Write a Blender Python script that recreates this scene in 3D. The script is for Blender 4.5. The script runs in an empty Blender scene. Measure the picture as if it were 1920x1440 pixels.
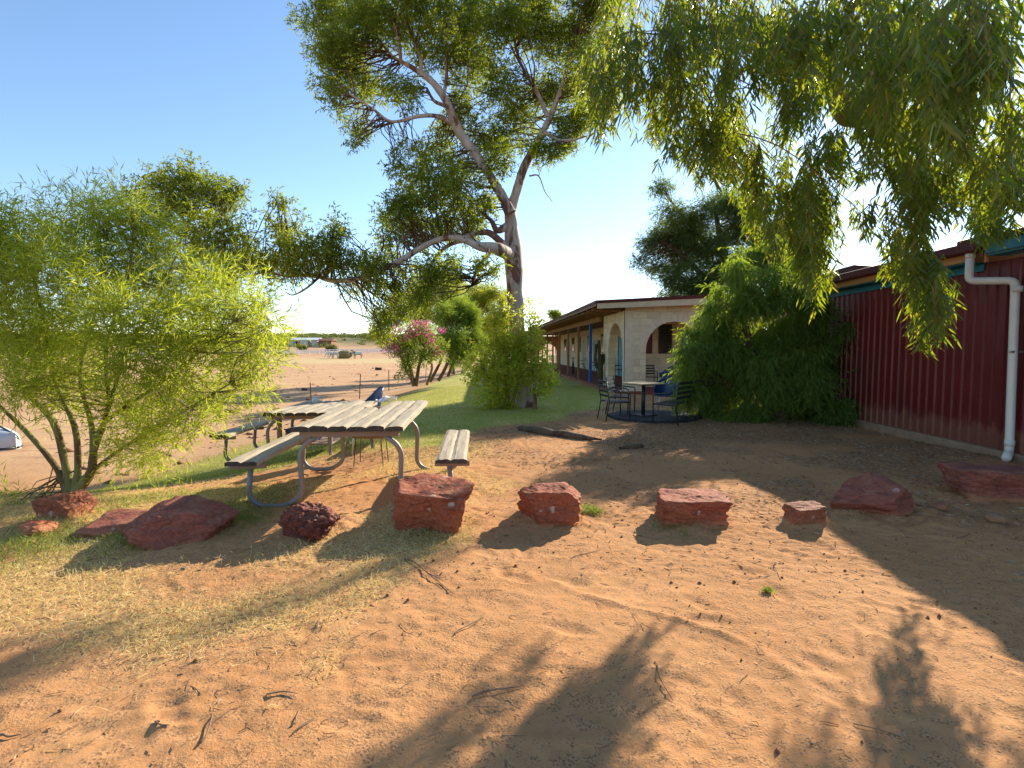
import bpy, math, random
import numpy as np
from mathutils import Vector, Matrix
R = math.radians
rng = np.random.default_rng(7)
random.seed(7)
scene = bpy.context.scene
COL = scene.collection

# ------------------------------------------------------------------ camera maths
F = 1030.0; EYE = 1.55; TH = math.atan(65 / F)
CT, ST = math.cos(TH), math.sin(TH)
def raydir(px, py):
    u = (px - 960) / F; v = (720 - py) / F
    return np.array([u, CT + v * ST, v * CT - ST])
def P(px, py, Y):
    d = raydir(px, py)
    return np.array([0, 0, EYE]) + d * (Y / d[1])
def sm(t):
    t = np.clip(t, 0, 1); return t * t * (3 - 2 * t)

# ------------------------------------------------------------------ numpy noise
_T2 = np.random.default_rng(3).random((256, 256))
_T3 = np.random.default_rng(4).random((64, 64, 64))
def vn(x, y, s=0):
    x = np.asarray(x, float) + 17.3 * s; y = np.asarray(y, float) + 9.1 * s
    xi = np.floor(x).astype(int); yi = np.floor(y).astype(int)
    fx = x - xi; fy = y - yi; fx = fx * fx * (3 - 2 * fx); fy = fy * fy * (3 - 2 * fy)
    a = _T2[xi % 256, yi % 256]; b = _T2[(xi + 1) % 256, yi % 256]
    c = _T2[xi % 256, (yi + 1) % 256]; d = _T2[(xi + 1) % 256, (yi + 1) % 256]
    return (a * (1 - fx) + b * fx) * (1 - fy) + (c * (1 - fx) + d * fx) * fy - .5
def fbm(x, y, f, o=4, s=0):
    r = 0; a = 1.0
    for k in range(o):
        r = r + a * vn(np.asarray(x) * f, np.asarray(y) * f, s + k); a *= .5; f *= 2.03
    return r
def vn3(p, f, s=0):
    q = p * f + 11.7 * s; i = np.floor(q).astype(int); g = q - i; g = g * g * (3 - 2 * g)
    r = 0
    for dx in (0, 1):
        for dy in (0, 1):
            for dz in (0, 1):
                w = (g[:, 0] if dx else 1 - g[:, 0]) * (g[:, 1] if dy else 1 - g[:, 1]) * (g[:, 2] if dz else 1 - g[:, 2])
                r = r + w * _T3[(i[:, 0] + dx) % 64, (i[:, 1] + dy) % 64, (i[:, 2] + dz) % 64]
    return r - .5

# ------------------------------------------------------------------ terrain
def hbase(x, y):
    x = np.asarray(x, float); y = np.asarray(y, float)
    h = -.7 * sm((-x - 1.2) / 6.3) * sm((y - 5) / 4)
    hill = 11 * sm((y - 105) / 300) + 1.2 * fbm(x, y, .012, 3, 5) * sm((y - 180) / 150)
    return h + hill
def hgt(x, y):
    near = sm((40 - np.asarray(y, float)) / 20)
    return hbase(x, y) + near * (.10 * fbm(x, y, .25, 2, 1))
def G(px, py):
    d = raydir(px, py); z = 0.
    for _ in range(25):
        t = (z - EYE) / d[2]; z = float(hgt(d[0] * t, d[1] * t))
    return np.array([d[0] * t, d[1] * t, z])

# ------------------------------------------------------------------ mesh helpers
def fast_mesh(name, V, quads=None, tris=None, smooth=False):
    me = bpy.data.meshes.new(name)
    V = np.asarray(V, np.float32)
    me.vertices.add(len(V)); me.vertices.foreach_set('co', V.ravel())
    nq = 0 if quads is None else len(quads); nt = 0 if tris is None else len(tris)
    L = []; 
    if nq: L.append(np.asarray(quads, np.int32).ravel())
    if nt: L.append(np.asarray(tris, np.int32).ravel())
    L = np.concatenate(L)
    me.loops.add(len(L)); me.loops.foreach_set('vertex_index', L)
    me.polygons.add(nq + nt)
    st = np.concatenate([np.arange(nq) * 4, nq * 4 + np.arange(nt) * 3]).astype(np.int32)
    me.polygons.foreach_set('loop_start', st)
    me.polygons.foreach_set('use_smooth', np.full(nq + nt, smooth))
    me.update(calc_edges=True)
    return me
def link(name, me, mat=None, parent=None, loc=None):
    o = bpy.data.objects.new(name, me); COL.objects.link(o)
    if mat is not None: me.materials.append(mat)
    if parent is not None: o.parent = parent
    if loc is not None: o.location = loc
    return o
def tag(o, label=None, cat=None, group=None, kind=None):
    if label: o['label'] = label
    if cat: o['category'] = cat
    if group: o['group'] = group
    if kind: o['kind'] = kind
    return o
def thing(name, label, cat, loc=(0, 0, 0), rz=0, group=None):
    o = bpy.data.objects.new(name, None); COL.objects.link(o)
    o.location = loc; o.rotation_euler = (0, 0, rz); o.empty_display_size = .2
    return tag(o, label, cat, group)
def dup(root, loc, rz, label, group=None):
    r = root.copy(); COL.objects.link(r); r.location = loc; r.rotation_euler = (0, 0, rz)
    r['label'] = label
    if group: r['group'] = group
    def kids(a, b):
        for ch in list(a.children):
            c = ch.copy(); COL.objects.link(c); c.parent = b
            kids(ch, c)
    kids(root, r)
    return r

class MB:
    """collects shapes into one mesh"""
    def __init__(s): s.v = []; s.f = []
    def add(s, V, Fc):
        n = len(s.v); s.v += [tuple(map(float, p)) for p in V]; s.f += [tuple(int(i) + n for i in f) for f in Fc]
        return s
    def box(s, x0, x1, y0, y1, z0, z1):
        V = [(x0, y0, z0), (x1, y0, z0), (x1, y1, z0), (x0, y1, z0), (x0, y0, z1), (x1, y0, z1), (x1, y1, z1), (x0, y1, z1)]
        return s.add(V, [(3, 2, 1, 0), (4, 5, 6, 7), (0, 1, 5, 4), (1, 2, 6, 5), (2, 3, 7, 6), (3, 0, 4, 7)])
    def obox(s, c, hx, hy, hz, rot=None):
        m = rot if rot is not None else Matrix.Identity(3)
        V = []
        for sz in (-1, 1):
            for sx, sy in ((-1, -1), (1, -1), (1, 1), (-1, 1)):
                V.append(Vector(c) + m @ Vector((sx * hx, sy * hy, sz * hz)))
        return s.add(V, [(3, 2, 1, 0), (4, 5, 6, 7), (0, 1, 5, 4), (1, 2, 6, 5), (2, 3, 7, 6), (3, 0, 4, 7)])
    def tube(s, pts, rad, n=8, cap=True):
        V, Fq = tube_arrays(pts, rad, n)
        s.add(V, Fq)
        if cap:
            b = len(s.v) - len(V)
            s.f.append(tuple(b + i for i in range(n))[::-1]); s.f.append(tuple(len(s.v) - n + i for i in range(n)))
        return s
    def build(s, name, mat, parent=None, smooth=False, bevel=0, seg=2):
        me = bpy.data.meshes.new(name); me.from_pydata(s.v, [], s.f); me.update()
        if smooth: me.polygons.foreach_set('use_smooth', [True] * len(me.polygons))
        o = link(name, me, mat, parent)
        if bevel:
            b = o.modifiers.new('Bevel', 'BEVEL'); b.width = bevel; b.segments = seg; b.limit_method = 'ANGLE'
        return o

def smooth_line(pts, rad, k=4):
    p = np.array(pts, float); r = np.array(rad, float)
    if len(p) < 3 or k < 2: return p, r
    q = np.vstack([2 * p[0] - p[1], p, 2 * p[-1] - p[-2]])
    out = []; ro = []
    for i in range(1, len(q) - 2):
        for t in np.arange(k) / k:
            a, b, c, d = q[i - 1], q[i], q[i + 1], q[i + 2]
            out.append(.5 * (2 * b + (c - a) * t + (2 * a - 5 * b + 4 * c - d) * t * t + (3 * b - 3 * c + d - a) * t ** 3))
            ro.append(r[i - 1] * (1 - t) + r[i] * t)
    out.append(p[-1]); ro.append(r[-1])
    return np.array(out), np.array(ro)
def tube_arrays(pts, rad, n=8):
    p = np.array([tuple(a) for a in pts], float); m = len(p)
    rad = np.full(m, rad) if np.isscalar(rad) else np.array(rad, float)
    T = np.gradient(p, axis=0); T /= np.linalg.norm(T, axis=1)[:, None] + 1e-9
    up = np.array([0, 0, 1.]) if abs(T[0, 2]) < .9 else np.array([1., 0, 0])
    N = np.zeros_like(p); N[0] = np.cross(T[0], up); N[0] /= np.linalg.norm(N[0])
    for i in range(1, m):
        v = N[i - 1] - T[i] * (N[i - 1] @ T[i]); N[i] = v / (np.linalg.norm(v) + 1e-9)
    B = np.cross(T, N); a = np.arange(n) * 2 * np.pi / n
    V = p[:, None] + rad[:, None, None] * (np.cos(a)[None, :, None] * N[:, None] + np.sin(a)[None, :, None] * B[:, None])
    V = V.reshape(-1, 3); Q = []
    for i in range(m - 1):
        for j in range(n):
            Q.append((i * n + j, i * n + (j + 1) % n, (i + 1) * n + (j + 1) % n, (i + 1) * n + j))
    return V, Q
def bent(points, r, k=6):
    """polyline with rounded corners"""
    P_ = [Vector(p) for p in points]; out = [P_[0]]
    for i in range(1, len(P_) - 1):
        a, b, c = P_[i - 1], P_[i], P_[i + 1]
        u = (a - b); v = (c - b); l = min(r, u.length * .49, v.length * .49)
        s_, e_ = b + u.normalized() * l, b + v.normalized() * l
        for t in range(k + 1):
            t /= k; out.append(s_ * (1 - t) ** 2 + b * 2 * t * (1 - t) + e_ * t * t)
    out.append(P_[-1]); return out

# ------------------------------------------------------------------ materials
class NT:
    def __init__(s, name):
        s.m = bpy.data.materials.new(name); s.m.use_nodes = True; s.t = s.m.node_tree; s.t.nodes.clear()
        s.out = s.t.nodes.new('ShaderNodeOutputMaterial')
    def n(s, typ, **kw):
        nd = s.t.nodes.new(typ)
        for k, v in kw.items():
            if k.startswith('i_'):
                key = k[2:]; key = int(key) if key.isdigit() else key.replace('_', ' ')
                s.set(nd.inputs[key], v)
            else: setattr(nd, k, v)
        return nd
    def set(s, sock, v):
        if isinstance(v, bpy.types.NodeSocket): s.t.links.new(v, sock)
        elif isinstance(v, bpy.types.Node): s.t.links.new(v.outputs[0], sock)
        else:
            if isinstance(v, tuple) and len(v) == 3 and sock.type == 'RGBA': v = v + (1,)
            sock.default_value = v
    def ramp(s, fac, stops, interp='LINEAR'):
        nd = s.n('ShaderNodeValToRGB'); s.set(nd.inputs[0], fac); cr = nd.color_ramp; cr.interpolation = interp
        while len(cr.elements) < len(stops): cr.elements.new(.5)
        for e, (p, c) in zip(cr.elements, stops):
            e.position = p; e.color = (c, c, c, 1) if np.isscalar(c) else tuple(c) + (1,)
        return nd.outputs[0]
    def mix(s, f, a, b, blend='MIX'):
        nd = s.n('ShaderNodeMix', data_type='RGBA', blend_type=blend)
        s.set(nd.inputs[0], f); s.set(nd.inputs[6], a); s.set(nd.inputs[7], b); return nd.outputs[2]
    def math(s, op, a, b=0.): 
        nd = s.n('ShaderNodeMath', operation=op); s.set(nd.inputs[0], a); s.set(nd.inputs[1], b); return nd.outputs[0]
    def noise(s, vec, scale, detail=4, rough=.55, dist=0):
        nd = s.n('ShaderNodeTexNoise'); s.set(nd.inputs['Vector'], vec); nd.inputs['Scale'].default_value = scale
        nd.inputs['Detail'].default_value = detail; nd.inputs['Roughness'].default_value = rough; nd.inputs['Distortion'].default_value = dist
        return nd.outputs[0]
    def map(s, vec, scale=(1, 1, 1), loc=(0, 0, 0), rot=(0, 0, 0)):
        nd = s.n('ShaderNodeMapping'); s.set(nd.inputs[0], vec); nd.inputs['Scale'].default_value = scale
        nd.inputs['Location'].default_value = loc; nd.inputs['Rotation'].default_value = rot; return nd.outputs[0]
    def bump(s, h, st=.3, d=.01, nrm=None):
        nd = s.n('ShaderNodeBump'); s.set(nd.inputs['Height'], h); nd.inputs['Strength'].default_value = st; nd.inputs['Distance'].default_value = d
        if nrm is not None: s.set(nd.inputs['Normal'], nrm)
        return nd.outputs[0]
    def obj(s): return s.n('ShaderNodeTexCoord').outputs['Object']
    def attr(s, name): return s.n('ShaderNodeAttribute', attribute_name=name).outputs['Fac']
    def bsdf(s, col, rough=.8, nrm=None, spec=.3, metal=0, **kw):
        b = s.n('ShaderNodeBsdfPrincipled'); s.set(b.inputs['Base Color'], col); s.set(b.inputs['Roughness'], rough)
        b.inputs['Specular IOR Level'].default_value = spec; b.inputs['Metallic'].default_value = metal
        if nrm is not None: s.set(b.inputs['Normal'], nrm)
        return b
    def done(s, sh):
        s.set(s.out.inputs[0], sh if isinstance(sh, bpy.types.NodeSocket) else sh.outputs[0]); return s.m

def simple(name, c1, c2=None, scale=6, rough=.6, bump=.2, bd=.003, spec=.3, metal=0, stretch=(1, 1, 1), speck=None):
    t = NT(name); o = t.map(t.obj(), stretch); c2 = c2 or tuple(x * .7 for x in c1)
    nz = t.noise(o, scale, 6, .6); c = t.mix(t.ramp(nz, [(.3, 0), (.7, 1)]), c1, c2)
    if speck:
        v = t.noise(o, scale * 6, 3); c = t.mix(t.ramp(v, [(.62, 0), (.68, 1)]), c, speck)
    n2 = t.noise(o, scale * 7, 4)
    return t.done(t.bsdf(c, t.ramp(nz, [(0, max(rough - .1, .02)), (1, min(rough + .1, 1))]), t.bump(n2, bump, bd), spec, metal))

def leafmat(name, cols, tcols, tf=.45, rough=.45, spec=.35):
    t = NT(name); r = t.n('ShaderNodeNewGeometry').outputs['Random Per Island']
    n = len(cols); c = t.ramp(r, [(i / max(1, n - 1), cols[i]) for i in range(n)])
    n = len(tcols); tc = t.ramp(r, [(i / max(1, n - 1), tcols[i]) for i in range(n)])
    b = t.bsdf(c, rough, None, spec); tr = t.n('ShaderNodeBsdfTranslucent', i_Color=tc)
    m = t.n('ShaderNodeMixShader', i_Fac=tf); t.set(m.inputs[1], b.outputs[0]); t.set(m.inputs[2], tr.outputs[0])
    return t.done(m)

# ------------------------------------------------------------------ leaves
def norm(a): return a / (np.linalg.norm(a, axis=1)[:, None] + 1e-9)
def leaf_arrays(p, d, L, W, style=0, droop=0., g=rng, seg_w=(.35,)):
    """style 0: one folded diamond (2 tris as quads); 1: six-vertex curved blade"""
    N = len(p); d = norm(d); rnd = g.normal(size=(N, 3)); s = norm(np.cross(d, rnd)); n = np.cross(s, d)
    L = np.asarray(L).reshape(-1, 1) * np.ones((N, 1)); W = np.asarray(W).reshape(-1, 1) * np.ones((N, 1))
    if style == 0:
        m = p + d * L * .45 
        V = np.stack([p, m + s * W + n * W * .3, p + d * L, m - s * W + n * W * .3], 1).reshape(-1, 3)
        Q = (np.arange(N)[:, None] * 4 + np.array([0, 1, 2, 3])).astype(np.int32)
        return V, Q, None
    dz = np.zeros((N, 3)); dz[:, 2] = -1
    c = n * g.normal(0, .10, (N, 1)) * L + dz * droop * L
    a = p + d * L * .28; b = p + d * L * .68 + c * .45; e = p + d * L + c
    V = np.stack([p, a + s * W * .9, a - s * W * .9, b + s * W * .75, b - s * W * .75, e], 1).reshape(-1, 3)
    k = np.arange(N)[:, None] * 6
    Q = (k + np.array([1, 3, 4, 2])).astype(np.int32)
    T = np.concatenate([k + np.array([0, 1, 2]), k + np.array([3, 5, 4])]).astype(np.int32)
    return V, Q, T
class Foliage:
    def __init__(s): s.V = []; s.Q = []; s.T = []; s.n = 0
    def add(s, V, Q, T=None):
        s.V.append(V); 
        if Q is not None and len(Q): s.Q.append(np.asarray(Q) + s.n)
        if T is not None and len(T): s.T.append(np.asarray(T) + s.n)
        s.n += len(V)
    def build(s, name, mat, parent):
        me = fast_mesh(name, np.concatenate(s.V), np.concatenate(s.Q) if s.Q else None, np.concatenate(s.T) if s.T else None)
        return link(name, me, mat, parent)
def rdir(N, g=rng): return norm(g.normal(size=(N, 3)))
def subclumps(blobs, dens=1., rf=.38, g=rng):
    """blobs: (px,py,D,rpx[,depth factor]) -> centres, radii"""
    C = []; Rr = []
    for b in blobs:
        px, py, D, r = b[:4]; df = b[4] if len(b) > 4 else 1.
        r3 = r / F * D; c = P(px, py, D); n = max(2, int(round(9 * dens)))
        u = rdir(n, g) * (g.random((n, 1)) ** (1 / 2.0)) * r3 * .85; u[:, 1] *= df
        C.append(c + u); Rr.append(g.uniform(.75, 1.25, n) * r3 * rf)
    return np.vstack(C), np.concatenate(Rr)
def clump_leaves(fol, C, Rr, per, L, W, style=0, twig=.35, out=.5, droop=.4, spread=.7, g=rng, flat=.8, ldroop=0, lv=6, curl=0.):
    """twigs in every clump, lv leaves along each twig"""
    n = len(C); cnt = np.maximum(3, (per * (Rr / Rr.mean()) ** 2)).astype(int)
    idx = np.repeat(np.arange(n), cnt); N = len(idx)
    u = rdir(N, g); rr = g.random((N, 1)) ** .45
    base = C[idx] + u * rr * Rr[idx][:, None] * np.array([1, 1, flat])
    td = norm(u * out + g.normal(size=(N, 3)) * .35 + np.array([0, 0, -droop]))
    tl = twig * g.uniform(.6, 1.3, (N, 1))
    t = (np.arange(lv) + .3) / lv
    p = base[:, None] + td[:, None] * (tl[:, None] * t[None, :, None]) + np.array([0, 0, -1.]) * (droop * .25 * tl[:, None] * (t ** 2)[None, :, None])
    p = p.reshape(-1, 3); M = len(p)
    d = np.repeat(td, lv, 0) * .8 + g.normal(size=(M, 3)) * spread + np.array([0, 0, -ldroop])
    V, Q, T = leaf_arrays(p, d, L * g.uniform(.6, 1.25, M), W * g.uniform(.7, 1.2, M), style, curl, g)
    fol.add(V, Q, T)
    return base, td, tl
def limb_mesh(name, lines, mat, parent, k=4, n=10, rough=.06, extra=None):
    Vs = []; Qs = []; c = 0
    for pts, rad in lines:
        p, r = smooth_line(pts, rad, k)
        V, Q = tube_arrays(p, r, n)
        ax = np.repeat(p, n, 0); off = V - ax
        V = ax + off * (1 + rough * 4 * vn3(V, 2.2)[:, None] * .9 + rough * 2 * vn3(V, 9.)[:, None])
        Vs.append(V); Qs.append(np.array(Q) + c); c += len(V)
    if extra:
        for V, Q in extra: Vs.append(V); Qs.append(np.array(Q) + c); c += len(V)
    me = fast_mesh(name, np.vstack(Vs), np.vstack(Qs), None, True)
    return link(name, me, mat, parent)
def connect(C, anchors, r0=.02, r1=.006, n=4, g=rng, sag=.12, maxd=3.):
    """a thin branch from the nearest authored limb point to each clump centre"""
    ex = []
    A = np.vstack(anchors)
    for c in C:
        d = np.linalg.norm(A - c, axis=1) + .6 * np.maximum(0, A[:, 2] - c[2]); d = d * g.uniform(.7, 1.3, len(d)); i = d.argmin()
        a = A[i]; L = np.linalg.norm(c - a)
        if L < .08 or L > maxd: continue
        m1 = a + (c - a) * .35 + g.normal(size=3) * sag * L * .5; m2 = a + (c - a) * .7 + g.normal(size=3) * sag * L * .5
        p, r = smooth_line([a, m1, m2, c], [r0, r0 * .75, (r0 + r1) * .45, r1], 2)
        ex.append(tube_arrays(p, r * min(1.5, .5 + L * .5), n))
    return ex
def pxline(pts, D):
    """[(px,py,width_px[,D])] -> 3d points and radii"""
    P3 = []; r = []
    for q in pts:
        d = q[3] if len(q) > 3 else D
        P3.append(P(q[0], q[1], d)); r.append(q[2] / 2 / F * d)
    return P3, r

# ------------------------------------------------------------------ world / sun / camera
SUN_EL, SUN_AZ = 24.5, 36.5          # azimuth measured from +Y towards +X
w = bpy.data.worlds.new("World"); scene.world = w; w.use_nodes = True
nt = w.node_tree; nt.nodes.clear()
sky = nt.nodes.new('ShaderNodeTexSky'); sky.sky_type = 'NISHITA'; sky.sun_disc = False
sky.sun_elevation = R(SUN_EL); sky.sun_rotation = R(SUN_AZ); sky.altitude = 0
sky.air_density = 1.0; sky.dust_density = .1; sky.ozone_density = 3.0
bg = nt.nodes.new('ShaderNodeBackground'); bg.inputs[1].default_value = .122
wo = nt.nodes.new('ShaderNodeOutputWorld')
nt.links.new(sky.outputs[0], bg.inputs[0]); nt.links.new(bg.outputs[0], wo.inputs[0])
ld = bpy.data.lights.new('sun', 'SUN'); ld.energy = 5.0; ld.angle = R(.55); ld.color = (1, .9, .74)
lo = bpy.data.objects.new('sun', ld); COL.objects.link(lo)
sdir = Vector((math.sin(R(SUN_AZ)) * math.cos(R(SUN_EL)), math.cos(R(SUN_AZ)) * math.cos(R(SUN_EL)), math.sin(R(SUN_EL))))
lo.rotation_euler = sdir.to_track_quat('Z', 'Y').to_euler(); lo.location = (20, 30, 30)
cd = bpy.data.cameras.new('camera'); cam = bpy.data.objects.new('camera', cd); COL.objects.link(cam)
cd.sensor_width = 36; cd.lens = 36 * F / 1920; cd.clip_start = .05; cd.clip_end = 6000
cam.location = (0, 0, EYE); cam.rotation_euler = (R(90) - TH, 0, 0); scene.camera = cam
vs = scene.view_settings; vs.view_transform = 'Standard'; vs.look = 'None'; vs.exposure = 1.07; vs.gamma = 1
scene.cycles.max_bounces = 8; scene.cycles.transparent_max_bounces = 8
scene.cycles.sample_clamp_indirect = 6

# ------------------------------------------------------------------ ground
def lawn_mask(x, y):
    yb = np.interp(x, [-7, -4.7, -3.5, -1.15, -.69, 1., 2.2, 3.2], [7.4, 7.4, 8.0, 8.6, 11.2, 12.6, 14.5, 18.5])
    yb = yb + 1.6 * fbm(x, y, .9, 3, 21)
    xl = np.clip(-6.6 + (y - 8) * .13, -9, -4.4) + .7 * fbm(x, y, .7, 3, 22)
    xr = np.where(y > 18, 3.4 - .048 * (y - 19), 9) 
    return sm((y - yb) / 1.0 + .5) * sm((x - xl) / .6 + .5) * sm((xr - x) / .3 + .5)
def straw_mask(x, y):
    yb = np.interp(x, [-4, -2.2, -1.5, -.86, -.58, -.27, .3, .6], [2.0, 2.3, 2.55, 2.8, 3.6, 4.7, 7.5, 12])
    m = sm((y - yb) / .9 + .5 + 1.1 * fbm(x, y, 1.6, 4, 31))
    m = m * (1 - lawn_mask(x, y)) * sm((x + 6.2) / 1.2)
    patch = sm(fbm(x, y, .8, 4, 33) * 2.2 + .62)
    return m * patch * (1 - .35 * sm((y - 6) / 2))
def litter_mask(x, y):
    a = sm((y - 4.2 + x * 0) / 1.5) * sm((x - .2) / 1.5) * sm((19 - y) / 2)
    a = np.maximum(a, sm((y - 6.2) / 1.) * sm((14 - y) / 2) * sm((x + 3) / 1) * .6)
    return a * (1 - lawn_mask(x, y)) * sm(fbm(x, y, .9, 4, 41) * 2 + .5)
def green_mask(x, y):
    """living weeds amongst the straw at the left"""
    return sm((-x - 1.8) / 1.2) * sm((y - 3.9) / .8) * sm((6.6 - y) / 1) * sm((x + 6) / 1) * sm(fbm(x, y, 1.3, 3, 51) * 2.4 + .45)
def axis(segs):
    out = []
    for a, b, st in segs: out.append(np.arange(a, b, st))
    return np.concatenate(out)
gx = np.concatenate([-np.geomspace(3500, 12, 34), axis([(-11.5, -4.6, .12), (-4.6, 4.6, .021), (4.6, 11.5, .1)]), np.geomspace(12, 3500, 30)])
gy = np.concatenate([-np.geomspace(3500, 4, 14), axis([(-3.5, 1.7, .2), (1.7, 5.2, .021), (5.2, 7.2, .04), (7.2, 12, .08), (12, 30, .3)]), np.geomspace(30, 5000, 90)])
X, Y_ = np.meshgrid(gx, gy)
ROCKP = []
for a_, b_, yb_, dp_ in ((62, 150, 985, .42), (232, 430, 1034, .72), (514, 646, 1022, .5), (724, 888, 1002, .55), (969, 1099, 992, .45), (1232, 1375, 992, .45), (1481, 1561, 990, .28), (1556, 1744, 978, .7), (1780, 1990, 953, .9)):
    D_ = F * EYE / (yb_ - 655) + dp_ * .42; ROCKP.append((((a_ + b_) / 2 - 960) / F * D_, D_, (b_ - a_) / F * D_ * .66))
def ground_detail(x, y):
    nr = sm((13 - y) / 4) * sm((9 - np.abs(x)) / 3)
    lm = lawn_mask(x, y)
    lump = fbm(x, y, 1.7, 3, 61) * .016 + fbm(x, y * 1.5, 8., 2, 62) * .011 + fbm(x, y * 1.6, 19., 2, 64) * .012 * (.4 + sm(fbm(x, y, 1.1, 2, 65) * 3 + .5))
    # footprints: shallow pits on a jittered lattice
    cxl = np.floor(x / .31); cyl = np.floor(y / .27); pit = 0
    for dx in (-1, 0, 1):
        for dy in (-1, 0, 1):
            cx = cxl + dx; cy = cyl + dy
            jx = _T2[(cx.astype(int) * 7 + 3) % 256, (cy.astype(int) * 13) % 256]; jy = _T2[(cx.astype(int) * 5) % 256, (cy.astype(int) * 11 + 9) % 256]
            jr = _T2[(cx.astype(int) * 3 + 90) % 256, (cy.astype(int) * 17 + 50) % 256]
            ox = x - (cx + jx) * .31; oy = y - (cy + jy) * .27
            an = jr * 6.28; a = ox * np.cos(an) + oy * np.sin(an); b = -ox * np.sin(an) + oy * np.cos(an)
            q = (a / .12) ** 2 + (b / .055) ** 2
            pit = pit - np.where(jr > .62, 1, 0) * np.exp(-q ** 1.6) * .011 + np.where(jr > .62, 1, 0) * np.exp(-((np.sqrt(q) - 1.35) / .3) ** 2) * .004
    bare = (1 - .6 * np.maximum(lm, straw_mask(x, y)))
    # worn root / tyre ridge running towards the lower right
    rd = np.exp(-(((x - 1.0) + (y - 2.9) * 1.05 + .12 * np.sin(y * 6)) / .05) ** 2) * sm((3.6 - y) / .4) * sm((y - 1.9) / .3) * .014
    sk = 0
    for rx, ry, rr_ in ROCKP: sk = sk + .05 * np.exp(-(((x - rx) ** 2 + ((y - ry) * 1.1) ** 2) / (rr_ * rr_)) ** 2) * (1 + fbm(x, y, 7., 2, 66))
    return sk + nr * ((lump * .75 + pit) * bare + rd * (vn(x * 12, y * 12, 3) + .8))
Z = hgt(X, Y_) + ground_detail(X, Y_)
V = np.stack([X, Y_, Z], -1).reshape(-1, 3); nx, ny = len(gx), len(gy)
i = (np.arange(ny - 1)[:, None] * nx + np.arange(nx - 1)[None]).ravel()
gme = fast_mesh('ground', V, np.stack([i, i + 1, i + nx + 1, i + nx], 1), None, True)
for nm, fn in (('lawn', lawn_mask), ('straw', straw_mask), ('litter', litter_mask), ('weed', green_mask)):
    a = gme.attributes.new(nm, 'FLOAT', 'POINT'); a.data.foreach_set('value', np.asarray(fn(X, Y_), np.float32).ravel())
pad = sm((Y_ - 22) / 14) * 0 + sm((-X - 5.2 + (Y_ - 10) * .02) / 1.5) * sm((Y_ - 8) / 3)
a = gme.attributes.new('paddock', 'FLOAT', 'POINT'); a.data.foreach_set('value', np.asarray(np.maximum(pad, sm((Y_ - 60) / 20)), np.float32).ravel())
t = NT('red_soil'); o = t.obj()
n1 = t.noise(o, 1.1, 6, .6); n2 = t.noise(o, 14, 6, .65); n3 = t.noise(o, 90, 4, .6); n4 = t.noise(o, .06, 5, .6)
c = t.mix(t.ramp(n1, [(.35, 0), (.65, 1)]), (.53, .262, .108), (.45, .205, .078))
c = t.mix(t.ramp(n2, [(.35, 0), (.7, .7)]), c, (.59, .325, .15))
vo = t.n('ShaderNodeTexVoronoi', i_Scale=55.); t.set(vo.inputs['Vector'], o)
c = t.mix(t.math('MULTIPLY', t.ramp(n2, [(.47, 0), (.56, 1)]), t.ramp(n3, [(.48, 0), (.6, .8)])), c, (.17, .085, .045))
straw = t.mix(t.ramp(n3, [(.3, 0), (.7, 1)]), (.66, .47, .19), (.46, .30, .12))
sm_ = t.math('MULTIPLY', t.attr('straw'), t.ramp(t.noise(o, 22, 5, .7), [(.38, 0), (.6, 1)]))
c = t.mix(sm_, c, straw)
lit = t.mix(t.ramp(n3, [(.35, 0), (.65, 1)]), (.13, .072, .04), (.25, .15, .08))
c = t.mix(t.math('MULTIPLY', t.attr('litter'), t.ramp(t.noise(t.map(o, (1, 2.2, 1)), 18, 6, .7), [(.42, 0), (.58, .85)])), c, lit)
grn = t.mix(t.ramp(t.noise(o, .9, 5, .6), [(.35, 0), (.65, 1)]), (.38, .38, .07), (.56, .46, .16))
grn = t.mix(t.ramp(n3, [(.4, 0), (.75, .5)]), grn, (.22, .21, .05))
c = t.mix(t.math('MULTIPLY', t.attr('weed'), t.ramp(n2, [(.4, 0), (.55, .9)])), c, (.17, .19, .045))
c = t.mix(t.attr('lawn'), c, grn)
padc = t.mix(t.ramp(t.noise(o, .25, 6, .65), [(.35, 0), (.65, 1)]), (.58, .36, .19), (.48, .27, .14))
padc = t.mix(t.ramp(t.noise(t.map(o, (.35, 1, 1)), .9, 5, .7), [(.56, 0), (.7, .7)]), padc, (.20, .10, .06))
c = t.mix(t.attr('paddock'), c, padc)
# straw-coloured feeding ground round the far hay bale
sx = t.n('ShaderNodeSeparateXYZ'); t.set(sx.inputs[0], o)
band = t.math('MULTIPLY', t.ramp(t.math('DIVIDE', sx.outputs[1], 200.), [(.40, 0), (.47, 1), (.60, 1), (.68, 0)]), t.ramp(t.noise(t.map(o, (.4, 1, 1)), .12, 4), [(.3, .45), (.55, 1)]))
c = t.mix(band, c, (.55, .40, .19))
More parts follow.
